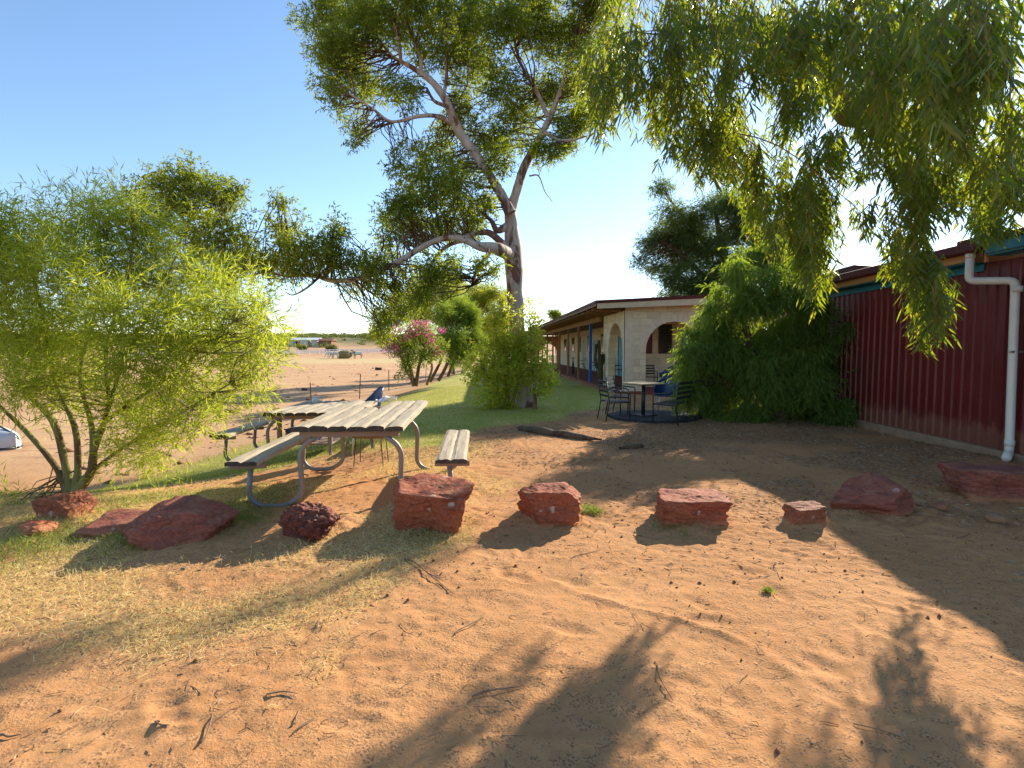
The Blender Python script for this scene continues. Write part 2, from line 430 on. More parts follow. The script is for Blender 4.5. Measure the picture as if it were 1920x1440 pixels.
# scrub-covered hill with bare red patches
hm = t.math('MULTIPLY', t.ramp(t.math('DIVIDE', sx.outputs[1], 1000.), [(.2, 0), (.27, 1)]), t.ramp(n4, [(.34, .35), (.46, .95)]))
c = t.mix(hm, c, (.13, .14, .05))
pk = t.ramp(t.noise(o, .7, 4, .6), [(.4, .25), (.6, 1)]); nb = t.bump(t.math('MULTIPLY', n2, pk), .55, .035); nb = t.bump(t.math('MULTIPLY', n3, pk), .8, .010, nb)
vp = t.n('ShaderNodeTexVoronoi', i_Scale=26.); t.set(vp.inputs['Vector'], o); nb = t.bump(t.ramp(vp.outputs['Distance'], [(.0, 1), (.22, 0)]), .5, .006, nb)
t.done(t.bsdf(c, .95, nb, .08)); gmat = t.m
ground = link('ground', gme, gmat); tag(ground, 'red sandy soil running from bare dirt into straw and green lawn', None, kind='structure')

# ------------------------------------------------------------------ grass, straw, litter (stuff)
def scatter(n, x0, x1, y0, y1, maskf, pw=1., g=rng):
    x = g.uniform(x0, x1, n); u = g.random(n); y = y0 + (y1 - y0) * u ** pw
    k = g.random(n) < maskf(x, y); x, y = x[k], y[k]
    return np.stack([x, y, hgt(x, y) + ground_detail(x, y)], 1)
def blades(name, p, L, W, lean, mat, label, flat=False, g=rng):
    n = len(p); a = g.uniform(0, 2 * np.pi, n); l = g.uniform(.1, 1, n)[:, None] * lean
    d = np.stack([np.cos(a), np.sin(a), np.zeros(n)], 1) * l
    d[:, 2] = .06 if flat else 1
    L = L * g.uniform(.45, 1.3, n)
    pp = p.copy(); pp[:, 2] += .004 + (g.uniform(0, .012, n) if flat else -.004)
    V, Q, T = leaf_arrays(pp, d, L, W, 1 if not flat else 0, .25 if not flat else 0, g)
    me = fast_mesh(name, V, Q, T); o = link(name, me, mat); tag(o, label, 'grass', kind='stuff'); return o
m_grass = leafmat('lawn_blade', [(.18, .23, .03), (.28, .32, .05), (.44, .38, .11)], [(.5, .56, .06), (.4, .4, .08), (.5, .42, .14)], .4, .6, .15)
m_straw = leafmat('straw_blade', [(.58, .41, .15), (.74, .56, .24), (.82, .68, .38), (.42, .27, .11)], [(.8, .6, .2), (.9, .72, .3), (.7, .5, .15)], .35, .7, .15)
m_litter = leafmat('leaf_litter', [(.12, .065, .035), (.28, .17, .09), (.40, .30, .20), (.18, .09, .04), (.5, .43, .34)], [(.3, .15, .06), (.4, .25, .1)], .12, .75, .15)
m_weed = leafmat('weed_blade', [(.06, .10, .02), (.12, .17, .03), (.2, .22, .05)], [(.28, .4, .05), (.4, .45, .08)], .45, .5, .2)
p = scatter(150000, -6.6, 3.6, 7.4, 24, lambda x, y: lawn_mask(x, y) * .9, 1.5)
blades('lawn_grass', p, .045, .0035, .7, m_grass, 'short green lawn grass under the picnic tables and big tree')
p = scatter(190000, -5.8, 1.2, 1.9, 9.5, lambda x, y: straw_mask(x, y) ** 1.1, 1.3)
blades('dry_grass', p, .058, .0019, 2.4, m_straw, 'trampled straw coloured dry grass on red dirt')
p = scatter(60000, -5.9, -1.0, 3.6, 7.6, lambda x, y: green_mask(x, y) * .9)
blades('weeds', p, .06, .0022, 1.0, m_weed, 'low green weeds growing through straw at left')
p1 = scatter(60000, -4.5, 7, 3.6, 15, lambda x, y: litter_mask(x, y) * .8 + .05, 1.4)
p2 = scatter(11000, -4, 5, 1.8, 5, lambda x, y: .06 + .25 * straw_mask(x, y))
p = np.vstack([p1, p2]); blades('leaf_litter', p, np.concatenate([np.full(len(p1), .065), np.full(len(p2), .040)]), np.concatenate([np.full(len(p1), .0052), np.full(len(p2), .0028)]), 1.5, m_litter, 'fallen leaves and bark bits strewn over the soil', True)
def tuft(name, px, py, n, h, sp, label, mat=m_weed):
    g = G(px, py); q = g + np.column_stack([rng.normal(0, sp, n), rng.normal(0, sp, n), np.zeros(n)])
    q[:, 2] = hgt(q[:, 0], q[:, 1]) + ground_detail(q[:, 0], q[:, 1]) 
    a = rng.uniform(0, 6.28, n); d = np.stack([np.cos(a) * .6, np.sin(a) * .6, np.ones(n)], 1)
    V, Q, T = leaf_arrays(q, d, h * rng.uniform(.5, 1.2, n), .0025, 1, .3)
    o = link(name, fast_mesh(name, V, Q, T), mat)
    return tag(o, label, 'grass tuft') if sp < .02 else tag(o, label, kind='stuff')
tuft('grass_tuft', 1439, 1110, 130, .055, .014, 'small bright green tuft alone on bare orange dirt')
tuft('grass', 1108, 965, 260, .11, .05, 'green tuft against the right side of the rounded red rock')
tuft('grass', 1262, 990, 200, .08, .10, 'grass fringe under the flat topped spotted rock')
tuft('grass', 235, 1030, 300, .10, .16, 'green grass fringe along the foot of the long two part boulder')
tuft('grass', 30, 1040, 900, .13, .28, 'longer green grass round the small rock at far left')
tuft('grass', 120, 1000, 500, .11, .22, 'green grass between the orange wedge rock and the long boulder')
tuft('grass', 440, 985, 420, .09, .14, 'green grass by the foot of the left bench leg')
tuft('grass', 800, 1008, 260, .07, .16, 'grass along the front of the square red boulder')
tuft('grass', 20, 930, 500, .14, .3, 'green grass under the wattle shrub')

# small sticks on the dirt
m_stick = simple('dry_twig', (.30, .21, .14), (.14, .085, .05), 20, .85)
def stick(p0, p1, r, label, fork=False):
    a, b = G(*p0), G(*p1); a[2] += ground_detail(a[0:1], a[1:2])[0] + r * .8; b[2] += ground_detail(b[0:1], b[1:2])[0] + r * .8
    r *= .62; m = (a + b) / 2 + np.array([rng.normal(0, .012), rng.normal(0, .012), .004]); q = a * .7 + m * .3 + np.array([rng.normal(0, .012), 0, .004])
    mb = MB(); L, rr = smooth_line([a, q, m, b], [r, r * .9, r * .8, r * .4], 4); mb.tube(L, rr, 6)
    if fork:
        e = m + (b - a) * .25 + np.array([.05, -.05, .012]); mb.tube([m, (m + e) / 2 + np.array([0, 0, .006]), e], [r * .6, r * .5, r * .2], 5)
    return tag(mb.build('stick', m_stick, None, True), label, 'stick', 'sticks fallen on the dirt')
stick((1228, 1243), (1262, 1318), .006, 'thin curved stick beside the shadow at lower centre')
stick((885, 1308), (985, 1288), .007, 'forked stick on bare dirt left of the lower shadow', True)
stick((852, 1192), (908, 1158), .007, 'straight pale stick on the brown bark patch')
stick((762, 1050), (850, 1115), .008, 'long dark stick below the square red boulder', True)
stick((376, 1398), (402, 1330), .006, 'upright looking stick in the lower left dirt')
stick((545, 1362), (562, 1330), .005, 'short stick beside a longer one at lower left')
stick((548, 1378), (592, 1347), .006, 'slanting stick at the edge of the lower straw')
stick((500, 1306), (558, 1303), .006, 'stick lying level at the lower straw edge')
stick((300, 1353), (318, 1366), .007, 'stubby dark stick near the bottom left')
stick((1600, 1358), (1700, 1385), .004, 'thin stick crossing the right hand shadow')
stick((1456, 1055), (1464, 1090), .005, 'pale hooked stick above the small green tuft')
stick((0, 1380), (42, 1376), .009, 'thick dark stick at the left edge of the dirt')
stick((1075, 1045), (1130, 1030), .005, 'pale twig below the rounded red rock')
stick((1650, 866), (1690, 870), .012, 'bleached stick on shaded soil before the red wall')
stick((1795, 1010), (1842, 992), .005, 'pale twig in the shade at right', True)
# scattered fine twigs and clods
mb = MB()
for _ in range(420):
    x = rng.uniform(-3.2, 4.4); y = 2 + 4.2 * rng.random() ** 1.2
    if abs(x) > y * .95: continue
    a = rng.uniform(0, 6.28); L = rng.uniform(.02, .11); z = float(hgt(x, y)) + float(ground_detail(np.array([x]), np.array([y]))[0]) + .003
    e = np.array([math.cos(a) * L, math.sin(a) * L, .003]); c0 = np.array([x, y, z]); r = rng.uniform(.0008, .0022)
    mb.tube([c0, c0 + e * .5 + np.array([rng.normal(0, .008), rng.normal(0, .008), .003]), c0 + e], [r, r, r * .5], 4, False)
tag(mb.build('twig_litter', m_stick), 'fine dry twigs scattered over the orange dirt', 'twigs', kind='stuff')
m_clod = simple('soil_clod', (.30, .14, .06), (.15, .07, .035), 30, .95)
Vc = []; Tc = []; k = 0
oct_ = np.array([(1, 0, 0), (-1, 0, 0), (0, 1, 0), (0, -1, 0), (0, 0, 1), (0, 0, -1)], float); of = np.array([(0, 2, 4), (2, 1, 4), (1, 3, 4), (3, 0, 4), (2, 0, 5), (1, 2, 5), (3, 1, 5), (0, 3, 5)])
q = scatter(3800, -3.8, 6, 1.9, 8, lambda x, y: .5 * sm(fbm(x, y, 1.4, 3, 71) * 3 + .35))
for c0 in q:
    s_ = min(rng.gamma(2., .0028) + .002, .013)
    Vc.append(c0 + oct_ * s_ * rng.uniform(.6, 1.3, (6, 3)) + np.array([0, 0, s_ * .3])); Tc.append(of + k); k += 6
tag(link('soil_clods', fast_mesh('soil_clods', np.vstack(Vc), None, np.vstack(Tc), True), m_clod), 'small dark clods and droppings scattered over the dirt', 'clods', kind='stuff')

# ------------------------------------------------------------------ rocks
def rockmat(name, a, b, dark, lichen=None, band=6., rot=(0, .2, 0), bs=.6, porous=False):
    t = NT(name); o = t.obj(); v = t.map(o, (1, 1, 3.2), (0, 0, 0), rot)
    n1 = t.noise(v, 2.2, 7, .62, .6); n2 = t.noise(o, 26, 6, .65); n3 = t.noise(v, band, 5, .6, 1.2)
    c = t.mix(t.ramp(n1, [(.32, 0), (.66, 1)]), a, b)
    c = t.mix(t.ramp(n3, [(.54, 0), (.64, .75)]), c, dark)
    c = t.mix(t.ramp(n2, [(.35, .5), (.6, 0)]), c, dark)
    c = t.mix(t.ramp(t.noise(o, 60, 4, .7), [(.42, .5), (.6, 0)]), c, dark)
    if lichen:
        vo = t.n('ShaderNodeTexVoronoi', i_Scale=9.); t.set(vo.inputs['Vector'], t.mix(.06, o, t.n('ShaderNodeTexNoise', i_Scale=6.).outputs[1]))
        sel = t.math('MULTIPLY', t.ramp(vo.outputs['Distance'], [(.0, 1), (.20, 1), (.26, 0)]), t.ramp(t.noise(o, 3.1, 3), [(.56, 0), (.63, .75)]))
        c = t.mix(sel, c, lichen)
    gz = t.n('ShaderNodeSeparateXYZ'); t.set(gz.inputs[0], t.n('ShaderNodeNewGeometry').outputs['Normal'])
    c = t.mix(t.math('MULTIPLY', t.ramp(gz.outputs[2], [(.6, 0), (.95, .5)]), t.ramp(t.noise(o, 5, 5, .7), [(.45, 0), (.62, .8)])), c, (.50, .25, .14))
    oz = t.n('ShaderNodeSeparateXYZ'); t.set(oz.inputs[0], t.n('ShaderNodeNewGeometry').outputs['Position'])
    c = t.mix(t.ramp(t.math('ADD', oz.outputs[2], t.math('MULTIPLY', n1, .1)), [(.06, .75), (.14, 0)]), c, (.46, .21, .10))
    if porous:
        vo2 = t.n('ShaderNodeTexVoronoi', i_Scale=26.); t.set(vo2.inputs['Vector'], o)
        nb = t.bump(vo2.outputs['Distance'], 1., .03); nb = t.bump(n2, .6, .01, nb)
    else:
        n9 = t.noise(o, 75, 4, .65); nb = t.bump(n3, bs, .03); nb = t.bump(n2, .8, .014, nb); nb = t.bump(n9, .7, .006, nb)
    return t.done(t.bsdf(c, .82, nb, .22))
m_rock = rockmat('red_sandstone', (.50, .14, .06), (.38, .095, .042), (.16, .045, .027), (.55, .42, .34))
m_rock_o = rockmat('orange_sandstone', (.42, .14, .065), (.32, .10, .05), (.14, .05, .03), (.6, .5, .42))
m_rock_p = rockmat('purple_red_sandstone', (.42, .13, .075), (.31, .09, .06), (.14, .05, .038), (.5, .36, .3))
m_rock_q = rockmat('porous_ironstone', (.28, .085, .055), (.20, .06, .042), (.08, .03, .022), None, porous=True)
def rock_shape(seed, W, D, H, nplanes=9, boxy=0., rough=.035, sub=6, strata=.12, top=None):
    g = np.random.default_rng(seed)
    import bmesh
    bm = bmesh.new(); bmesh.ops.create_icosphere(bm, subdivisions=sub, radius=1.)
    v = np.array([q.co[:] for q in bm.verts]); fc = np.array([[q.index for q in f.verts] for f in bm.faces]); bm.free()
    N = norm(g.normal(size=(nplanes, 3))); d = g.uniform(.72, 1.0, nplanes)
    if boxy:
        ax = np.array([(1, 0, 0), (-1, 0, 0), (0, 1, 0), (0, -1, 0), (0, 0, 1), (0, 0, -1)], float) + g.normal(0, .12, (6, 3))
        N = np.vstack([N, norm(ax)]); d = np.concatenate([d + .25 * boxy, g.uniform(.66, .78, 6)])
    if top is not None: N = np.vstack([N, norm(np.array(top, float)[:, :3])]); d = np.concatenate([d, np.array(top, float)[:, 3]])
    dn = v @ N.T; rr = np.where(dn > .05, d / np.maximum(dn, .05), 9.)
    rr = np.concatenate([rr, np.full((len(v), 1), 1.15)], 1)
    k = 34.; r = -np.log(np.exp(-k * rr).sum(1)) / k
    v = v * r[:, None]
    v /= np.abs(v).max(0)
    s = seed * .37
    nz = vn3(v, 1.6, s) * .26 + (.5 - np.abs(vn3(v, 2.6, s)) * 4).clip(-.5, .5) * .04 + vn3(v, 4., s) * .9 * rough * 2.6 + vn3(v, 9., s) * rough * 1.2 + vn3(v, 22., s) * rough * .8 + vn3(v * np.array([1, 1, 3.]), 14., s) * .03
    if strata: nz += strata * (np.abs(((v[:, 2] * 3.5 + v[:, 0] * .8 + vn3(v, 2, s) * 1.2) % 1) - .5) - .25) * .3
    v = v * (1 + nz)[:, None]
    v = v / np.abs(v).max(0)
    v = v * np.array([W / 2, D / 2, H / 2])
    return v, fc
def rock(px0, px1, ptop, pbase, depth, seed, mat, label, sink=.18, rz=0., **kw):
    cx = (px0 + px1) / 2; gb = G(cx, pbase); D = gb[1] + depth * .42
    W = (px1 - px0) / F * D; zt = P(cx, ptop, D + depth * .1)[2]
    x = (cx - 960) / F * D; z0 = float(hgt(x, D)); H = max(.08, (zt - z0)) / (1 - sink)
    v, fc = rock_shape(seed, W, depth, H, **kw)
    me = fast_mesh('rock', v, None, fc, True); o = link('rock', me, mat)
    o.location = (x, D, zt - H / 2); o.rotation_euler = (0, 0, rz)
    return tag(o, label, 'rock', 'rocks set out in a row across the dirt')
rock(66, 150, 922, 985, .42, 11, m_rock_o, 'orange wedge rock standing behind the long boulder at left', boxy=.7, nplanes=4, top=[(.8, 0, .6, .7)])
rock(20, 84, 972, 1010, .3, 12, m_rock, 'small red rock half hidden in grass at far left')
# the long two-part boulder
b1 = rock(232, 430, 925, 1034, .72, 13, m_rock_p, 'long low maroon boulder with a flat tail, left of the table', top=[(.25, -.2, .95, .72), (-.7, -.2, .7, .75)])
gb = G(200, 1030); vv, ff = rock_shape(14, 1.0, .55, .36, top=[(-.25, -.1, .95, .45)])
tl = link('rock_slab', fast_mesh('rock_slab', vv, None, ff, True), m_rock_p, b1); tl.location = Vector((-3.30, 4.66, .05)) - b1.location
rock(514, 646, 934, 1022, .5, 21, m_rock_q, 'round dark pitted ironstone between two smoother boulders', rough=.13, nplanes=4)
rock(724, 888, 894, 1002, .55, 16, m_rock, 'square blocky red boulder under the end of the table', boxy=1, nplanes=4, strata=.25, sink=.1)
rock(969, 1099, 906, 992, .45, 17, m_rock, 'rounded red rock with one white chip, centre of the row', boxy=.8, nplanes=6, strata=.3, sink=.1, top=[(.75, 0, .7, .82)])
rock(1232, 1375, 916, 992, .45, 18, m_rock, 'flat topped red rock with pale lichen spots', boxy=1, nplanes=5, strata=.35, sink=.1, top=[(0, -.1, 1, .6)])
rock(1481, 1561, 942, 990, .28, 19, m_rock_o, 'small sunlit orange block rock, smallest of the row', boxy=.8, nplanes=4, sink=.1)
rock(1556, 1744, 884, 978, .7, 20, m_rock_p, 'angular purple red boulder with orange and white spots in shade', nplanes=8, top=[(-.55, -.3, .8, .6), (.6, -.1, .8, .72)])
rock(1780, 1990, 860, 953, .9, 15, m_rock_p, 'large smooth dark maroon boulder below the downpipe', nplanes=5, rough=.02, boxy=.3)
rock(1762, 1788, 940, 962, .12, 23, m_rock_p, 'fist sized dark stone between the two shaded boulders', sub=3)
rock(1866, 1903, 960, 984, .16, 24, rockmat('tan_stone', (.3, .19, .12), (.22, .14, .09), (.12, .08, .06)), 'flat tan stone in the shade at the right edge', sub=3)
rock(866, 872, 0, 0, .1, 1, m_rock, 'x') if False else None

# ------------------------------------------------------------------ trees
m_bark = None
def barkmat(name, pale, mid, red, zs=.25, sc=2.2, thr=.54):
    t = NT(name); o = t.obj(); v = t.map(o, (1, 1, zs))
    n1 = t.noise(v, sc, 6, .6, .8); n2 = t.noise(v, sc * 5, 5, .6); n3 = t.noise(o, 40, 4)
    c = t.mix(t.ramp(n2, [(.35, 0), (.65, 1)]), pale, mid)
    c = t.mix(t.ramp(n1, [(thr, 0), (thr + .04, .9)]), c, red)
    return t.done(t.bsdf(c, .8, t.bump(t.math('ADD', t.math('MULTIPLY', n1, 1.5), n2), .5, .03), .2))
m_euc = barkmat('gum_bark', (.52, .43, .36), (.38, .29, .23), (.15, .06, .04))
m_dark = barkmat('brown_bark', (.17, .11, .065), (.11, .07, .04), (.07, .04, .025), .4, 4)
m_green_bark = barkmat('green_bark', (.22, .2, .07), (.15, .14, .05), (.12, .07, .03), .4, 4)
m_tan_bark = barkmat('tan_bark', (.30, .19, .09), (.2, .12, .06), (.12, .065, .035), .4, 3)

# --- main gum tree
g_ = np.random.default_rng(101)
TD = 14.9
tb = G(985, 762)
tree = thing('gum_tree', 'tall pale barked gum tree with a long low limb reaching left', 'tree', tuple(tb))
def lines_local(lines, root):
    o = np.array(root.location); return [([np.array(p) - o for p in pts], r) for pts, r in lines]
L_trunk = pxline([(986, 772, 54), (984, 745, 42), (977, 700, 33), (971, 640, 29), (967, 580, 28), (964, 520, 32), (961, 470, 34), (959, 430, 25), (956, 390, 21)], TD)
limbs = dict(
 right=[pxline([(957, 395, 22), (968, 360, 17), (980, 320, 15), (1000, 280, 14), (1022, 240, 12), (1040, 200, 10), (1060, 140, 7), (1078, 80, 4)], TD),
        pxline([(1018, 245, 8, TD), (1045, 262, 6, TD - .5), (1075, 262, 4, TD - 1), (1100, 255, 2, TD - 1.2)], TD),
        pxline([(1000, 160, 8, TD), (975, 115, 6), (962, 60, 5), (955, 0, 3)], TD + .6), pxline([(1030, 225, 9), (1010, 180, 8, TD + .3), (1000, 160, 8, TD)], TD),
        pxline([(992, 330, 3), (1010, 330, 2.4), (1022, 360, 1.6), (1036, 378, 1.2)], TD)],
 left=[pxline([(957, 400, 22), (940, 365, 19), (915, 325, 17), (892, 290, 17), (866, 255, 17), (850, 225, 16), (838, 192, 14), (812, 155, 12), (785, 135, 10), (765, 122, 8), (735, 105, 5), (700, 60, 3)], TD - .3),
       pxline([(850, 232, 11, TD - .3), (820, 218, 8, TD - .7), (785, 218, 7, TD - 1), (735, 228, 5, TD - 1.2), (700, 205, 4, TD - 1.4), (655, 175, 2.5, TD - 1.6)], TD),
       pxline([(790, 138, 8, TD - .3), (787, 100, 6), (770, 60, 5), (752, 0, 4)], TD - .4), pxline([(752, 118, 7, TD - .3), (748, 80, 5), (735, 30, 4), (725, -10, 3)], TD - .9),
       pxline([(832, 185, 7, TD - .3), (838, 130, 5), (838, 70, 4), (842, 10, 3)], TD), pxline([(866, 250, 10, TD - .3), (845, 205, 8, TD - .6), (815, 190, 6), (800, 165, 4)], TD - .6)],
 low=[pxline([(958, 478, 28, TD), (930, 466, 21), (900, 462, 16), (872, 450, 13), (845, 445, 12), (815, 452, 12), (780, 470, 11), (745, 492, 10), (710, 508, 9), (665, 524, 9), (620, 526, 9), (595, 518, 8), (565, 516, 7), (530, 517, 5), (480, 500, 4), (430, 470, 3.5), (395, 430, 3), (360, 390, 2)], TD - 1.),
      pxline([(598, 520, 5, TD - 1.), (575, 540, 3.5), (550, 553, 2.5), (535, 548, 1.5)], TD - 1.2), pxline([(500, 510, 4, TD - 1.), (430, 520, 3), (380, 480, 3), (330, 430, 2)], TD - 1.6)],
 mid=[pxline([(952, 470, 20, TD), (935, 450, 14), (915, 436, 12), (890, 438, 10), (868, 446, 9)], TD - .5), pxline([(950, 425, 16, TD), (932, 432, 12), (922, 415, 9), (908, 402, 5)], TD - .4),
      pxline([(862, 452, 8, TD - .9), (838, 462, 7), (815, 485, 6), (800, 515, 4)], TD - .6), pxline([(922, 468, 9, TD - .6), (905, 490, 6), (893, 510, 5), (888, 535, 4)], TD - .7)])
blobs = [(630, 40, 70), (690, 50, 70), (755, 40, 65), (650, 120, 55), (615, 90, 40), (620, 0, 60), (700, 0, 60), (820, 40, 65), (880, 60, 75), (950, 45, 70), (1010, 50, 70), (1075, 60, 65), (1130, 30, 55), (780, 0, 55), (900, 0, 60), (1000, 0, 60), (1100, 0, 60),
 (640, 180, 38), (690, 165, 42), (740, 165, 34), (625, 150, 40), (675, 235, 28), (668, 262, 18), (770, 175, 30), (800, 105, 40), (880, 130, 55), (860, 190, 45), (930, 160, 55), (985, 200, 55), (1040, 150, 60), (1100, 130, 55), (1100, 200, 50), (960, 240, 55), (905, 240, 50), (1020, 280, 42), (1060, 265, 34), (1070, 240, 40), (830, 260, 42), (870, 300, 38), (930, 300, 42),
 (775, 290, 38), (745, 300, 28), (780, 340, 42), (820, 330, 48), (870, 350, 52), (765, 385, 40), (820, 390, 52), (880, 400, 45), (740, 390, 34), (735, 430, 38), (780, 430, 42), (830, 430, 36), (880, 430, 30), (720, 470, 30), (700, 500, 28), (910, 380, 26)]
bl = [(b[0], b[1], TD + g_.uniform(-1.6, 1.3), b[2]) for b in blobs]
low_b = [(765, 505, 38), (815, 515, 42), (735, 540, 34), (790, 550, 38), (850, 500, 30), (925, 505, 20), (905, 495, 16), (700, 530, 22), (760, 575, 26), (720, 580, 22), (715, 615, 26),
 (640, 480, 44), (600, 460, 46), (630, 430, 30), (545, 470, 46), (530, 420, 38), (525, 380, 22), (500, 500, 40), (560, 500, 34), (655, 535, 24), (680, 500, 32), (460, 490, 44), (440, 440, 44), (420, 380, 40), (390, 350, 44), (340, 330, 42), (330, 370, 42), (370, 420, 48), (300, 350, 34), (255, 355, 26), (280, 400, 34), (445, 360, 26), (410, 480, 40), (360, 470, 40), (430, 530, 34)]
bl += [(b[0], b[1], TD - 1.3 + g_.uniform(-1., .8), b[2]) for b in low_b]
C, Rr = subclumps(bl, 1.5, .33, g_)
main_fol = Foliage()
clump_leaves(main_fol, C, Rr, 18, .12, .0155, 0, .24, .7, .15, .8, g_, .8, .3, 7)
o0 = np.array(tree.location); main_fol.V = [v - o0 for v in main_fol.V]
anch = [smooth_line(p, r, 4)[0] for k in limbs for p, r in limbs[k]]
ex = connect(C, anch, .015, .004, 4, g_, .12, 1.9)
limb_mesh('trunk', lines_local([L_trunk], tree), m_euc, tree, 5, 16, .10)
for k in limbs:
    limb_mesh('limb', lines_local(limbs[k], tree), m_euc, tree, 5, 10, .07)
limb_mesh('twigs', [], m_dark, tree, extra=[(V - o0, Q) for V, Q in ex])
m_l_euc = leafmat('gum_leaf', [(.045, .085, .012), (.085, .13, .018), (.06, .10, .022), (.18, .18, .03)], [(.30, .42, .015), (.52, .54, .03), (.36, .46, .03)], .42, .5, .2)
main_fol.build('crown', m_l_euc, tree)

# --- overhanging weeping gum
g_ = np.random.default_rng(102)
wt = thing('weeping_gum_tree', 'weeping gum tree with drooping curtains of long leaves overhead at right', 'tree', (14.7, 16.9, 0))
o0 = np.array(wt.location)
wl = [pxline([(1858, 748, 46, 16.9), (1862, 600, 40, 16.8), (1862, 470, 36, 16.4), (1850, 370, 32, 15.2), (1815, 298, 30, 12.8), (1750, 248, 32, 10.3), (1690, 228, 34, 9.6), (1635, 222, 34, 9.2), (1586, 212, 40, 8.7), (1562, 165, 34, 8.4), (1525, 122, 26, 8.0), (1485, 92, 20, 7.6), (1440, 75, 14, 7.2), (1370, 58, 11, 6.8), (1300, 52, 7, 6.4), (1230, 65, 4, 6.2)], 9),
      pxline([(1490, 95, 12, 7.6), (1440, 112, 9, 7.2), (1390, 135, 7, 6.8), (1340, 180, 5, 6.4), (1310, 240, 3, 6.1)], 7),
      pxline([(1586, 212, 30, 8.7), (1625, 180, 24, 8.), (1670, 130, 20, 7.), (1740, 60, 17, 6.), (1820, -30, 14, 5.), (1900, -120, 12, 4.3)], 7),
      pxline([(1588, 222, 16, 8.7), (1640, 235, 10, 8), (1690, 270, 7, 7.4), (1705, 310, 4, 7)], 7),
      pxline([(1440, 75, 10, 7.2), (1380, 10, 8, 6.4), (1300, -50, 6, 5.6), (1200, -90, 5, 5)], 7), pxline([(1670, 130, 12, 7.), (1620, 20, 10, 6), (1560, -90, 8, 5)], 7)]
limb_mesh('trunk', lines_local(wl[:1], wt), m_tan_bark, wt, 5, 12, .08)
for L_ in wl[1:]: limb_mesh('limb', lines_local([L_], wt), m_tan_bark, wt, 5, 9, .07)
# curtains: (px, ytop, ybottom, depth, half width px, strands)
cur = [(1120, -40, 290, 6.4, 45, 34), (1150, 60, 320, 5.9, 40, 26), (1215, -40, 230, 6.2, 60, 36), (1220, 120, 300, 5.9, 45, 24), (1290, -30, 300, 6, 50, 40), (1340, 120, 370, 6.2, 50, 40), (1390, 180, 430, 6.8, 42, 30), (1310, 180, 340, 6.4, 45, 24),
       (1440, 200, 500, 6.3, 36, 34), (1470, 300, 520, 6.2, 26, 18), (1515, 260, 600, 6.2, 26, 34), (1545, 260, 530, 6.2, 18, 16), (1400, -30, 230, 5.8, 60, 44), (1480, 20, 300, 6.4, 50, 40), (1490, -50, 200, 5, 60, 36), (1580, 240, 360, 6.6, 40, 22),
       (1590, -50, 200, 4.8, 60, 36), (1640, 60, 330, 5.8, 50, 40), (1690, -60, 300, 4.4, 60, 40), (1700, 180, 430, 6.0, 50, 44), (1780, -60, 330, 4.0, 60, 40), (1760, 200, 450, 5.4, 50, 36), (1870, -60, 330, 3.7, 60, 40), (1850, 200, 420, 4.6, 50, 30), (1905, 280, 450, 4.2, 26, 18),
       (1722, 330, 600, 5.3, 24, 30), (1736, 450, 690, 5.25, 13, 24), (1750, 500, 660, 5.25, 8, 10), (1690, 380, 560, 5.7, 26, 18), (1625, 370, 450, 5.6, 18, 7), (1775, 280, 420, 5.2, 22, 10), (1850, 330, 470, 6.4, 40, 22), (1520, 440, 570, 6.2, 20, 12), (1350, 0, 120, 7, 70, 24), (1560, 60, 220, 7.4, 40, 16), (1325, 190, 370, 11.5, 60, 44), (1420, 260, 430, 11.5, 40, 12), (1250, 160, 300, 10.5, 40, 20), (1840, 300, 460, 7.5, 34, 18)]
fol = Foliage(); twx = []; wanch = np.vstack([smooth_line(p, r, 4)[0] for p, r in wl])
for (px, y0, y1, D, hw, ns) in cur:
    nc = max(2, int(ns / 4.5)); cl = [(px + g_.uniform(-1, 1) * hw, D + g_.normal(0, .5), y0 + (y1 - y0) * g_.uniform(-.05, .6), g_.uniform(.5, 1.)) for _ in range(nc)]
    for s in range(int(ns * (1.3 if px < 1480 else 1.6))):
        q = cl[s % nc]; x = q[0] + g_.normal(0, (15 if y1 < 480 else 9) * 6 / D); d = q[1] + g_.normal(0, .07); top = q[2] + g_.normal(0, 12)
        edge = (1 - .35 * min(1, abs(x - px) / hw))
        bot = top + (y1 - top) * q[3] * g_.uniform(.7, 1.) * edge
        a = P(x, top, d); b = P(x + g_.normal(0, 9), bot, d + g_.normal(0, .15)); L = np.linalg.norm(b - a)
        if L < .12: continue
        n = max(4, int(L / .021)); tt = np.linspace(0, 1, n)[:, None]; sway = np.array([g_.normal(0, .05), g_.normal(0, .05), 0]) * np.sin(tt * 3.1)
        pp = a + (b - a) * tt + sway
        pp = pp + g_.normal(0, .018, (n, 3)); az = g_.uniform(0, 6.28, n)
        dd = np.stack([np.cos(az) * .55, np.sin(az) * .55, -np.ones(n) * g_.uniform(.25, 1.2, n)], 1)
        fol.add(*leaf_arrays(pp - o0, dd, g_.uniform(.085, .165, n), g_.uniform(.0075, .0125, n), 1, .12, g_))
        if s % 2 == 0:
            V_, Q_ = tube_arrays([a - o0, (a + b) / 2 + sway[n // 2] - o0, b - o0], [.004, .003, .0015], 3); twx.append((V_, Q_))
        if s < nc and s % 2 == 0:
            i = (np.linalg.norm(wanch - a, axis=1) + 1.0 * np.maximum(0, a[2] - wanch[:, 2])).argmin(); q = wanch[i]
            if np.linalg.norm(q - a) > 2.2: continue
            m = (q + a) / 2 + np.array([0, 0, .12 * np.linalg.norm(a - q)])
            V_, Q_ = tube_arrays(smooth_line([q - o0, m - o0, a - o0], [.012, .009, .004], 4)[0], np.interp(np.linspace(0, 1, 9), [0, 1], [.008, .003]), 4); twx.append((V_, Q_))
limb_mesh('twigs', [], m_tan_bark, wt, extra=twx)
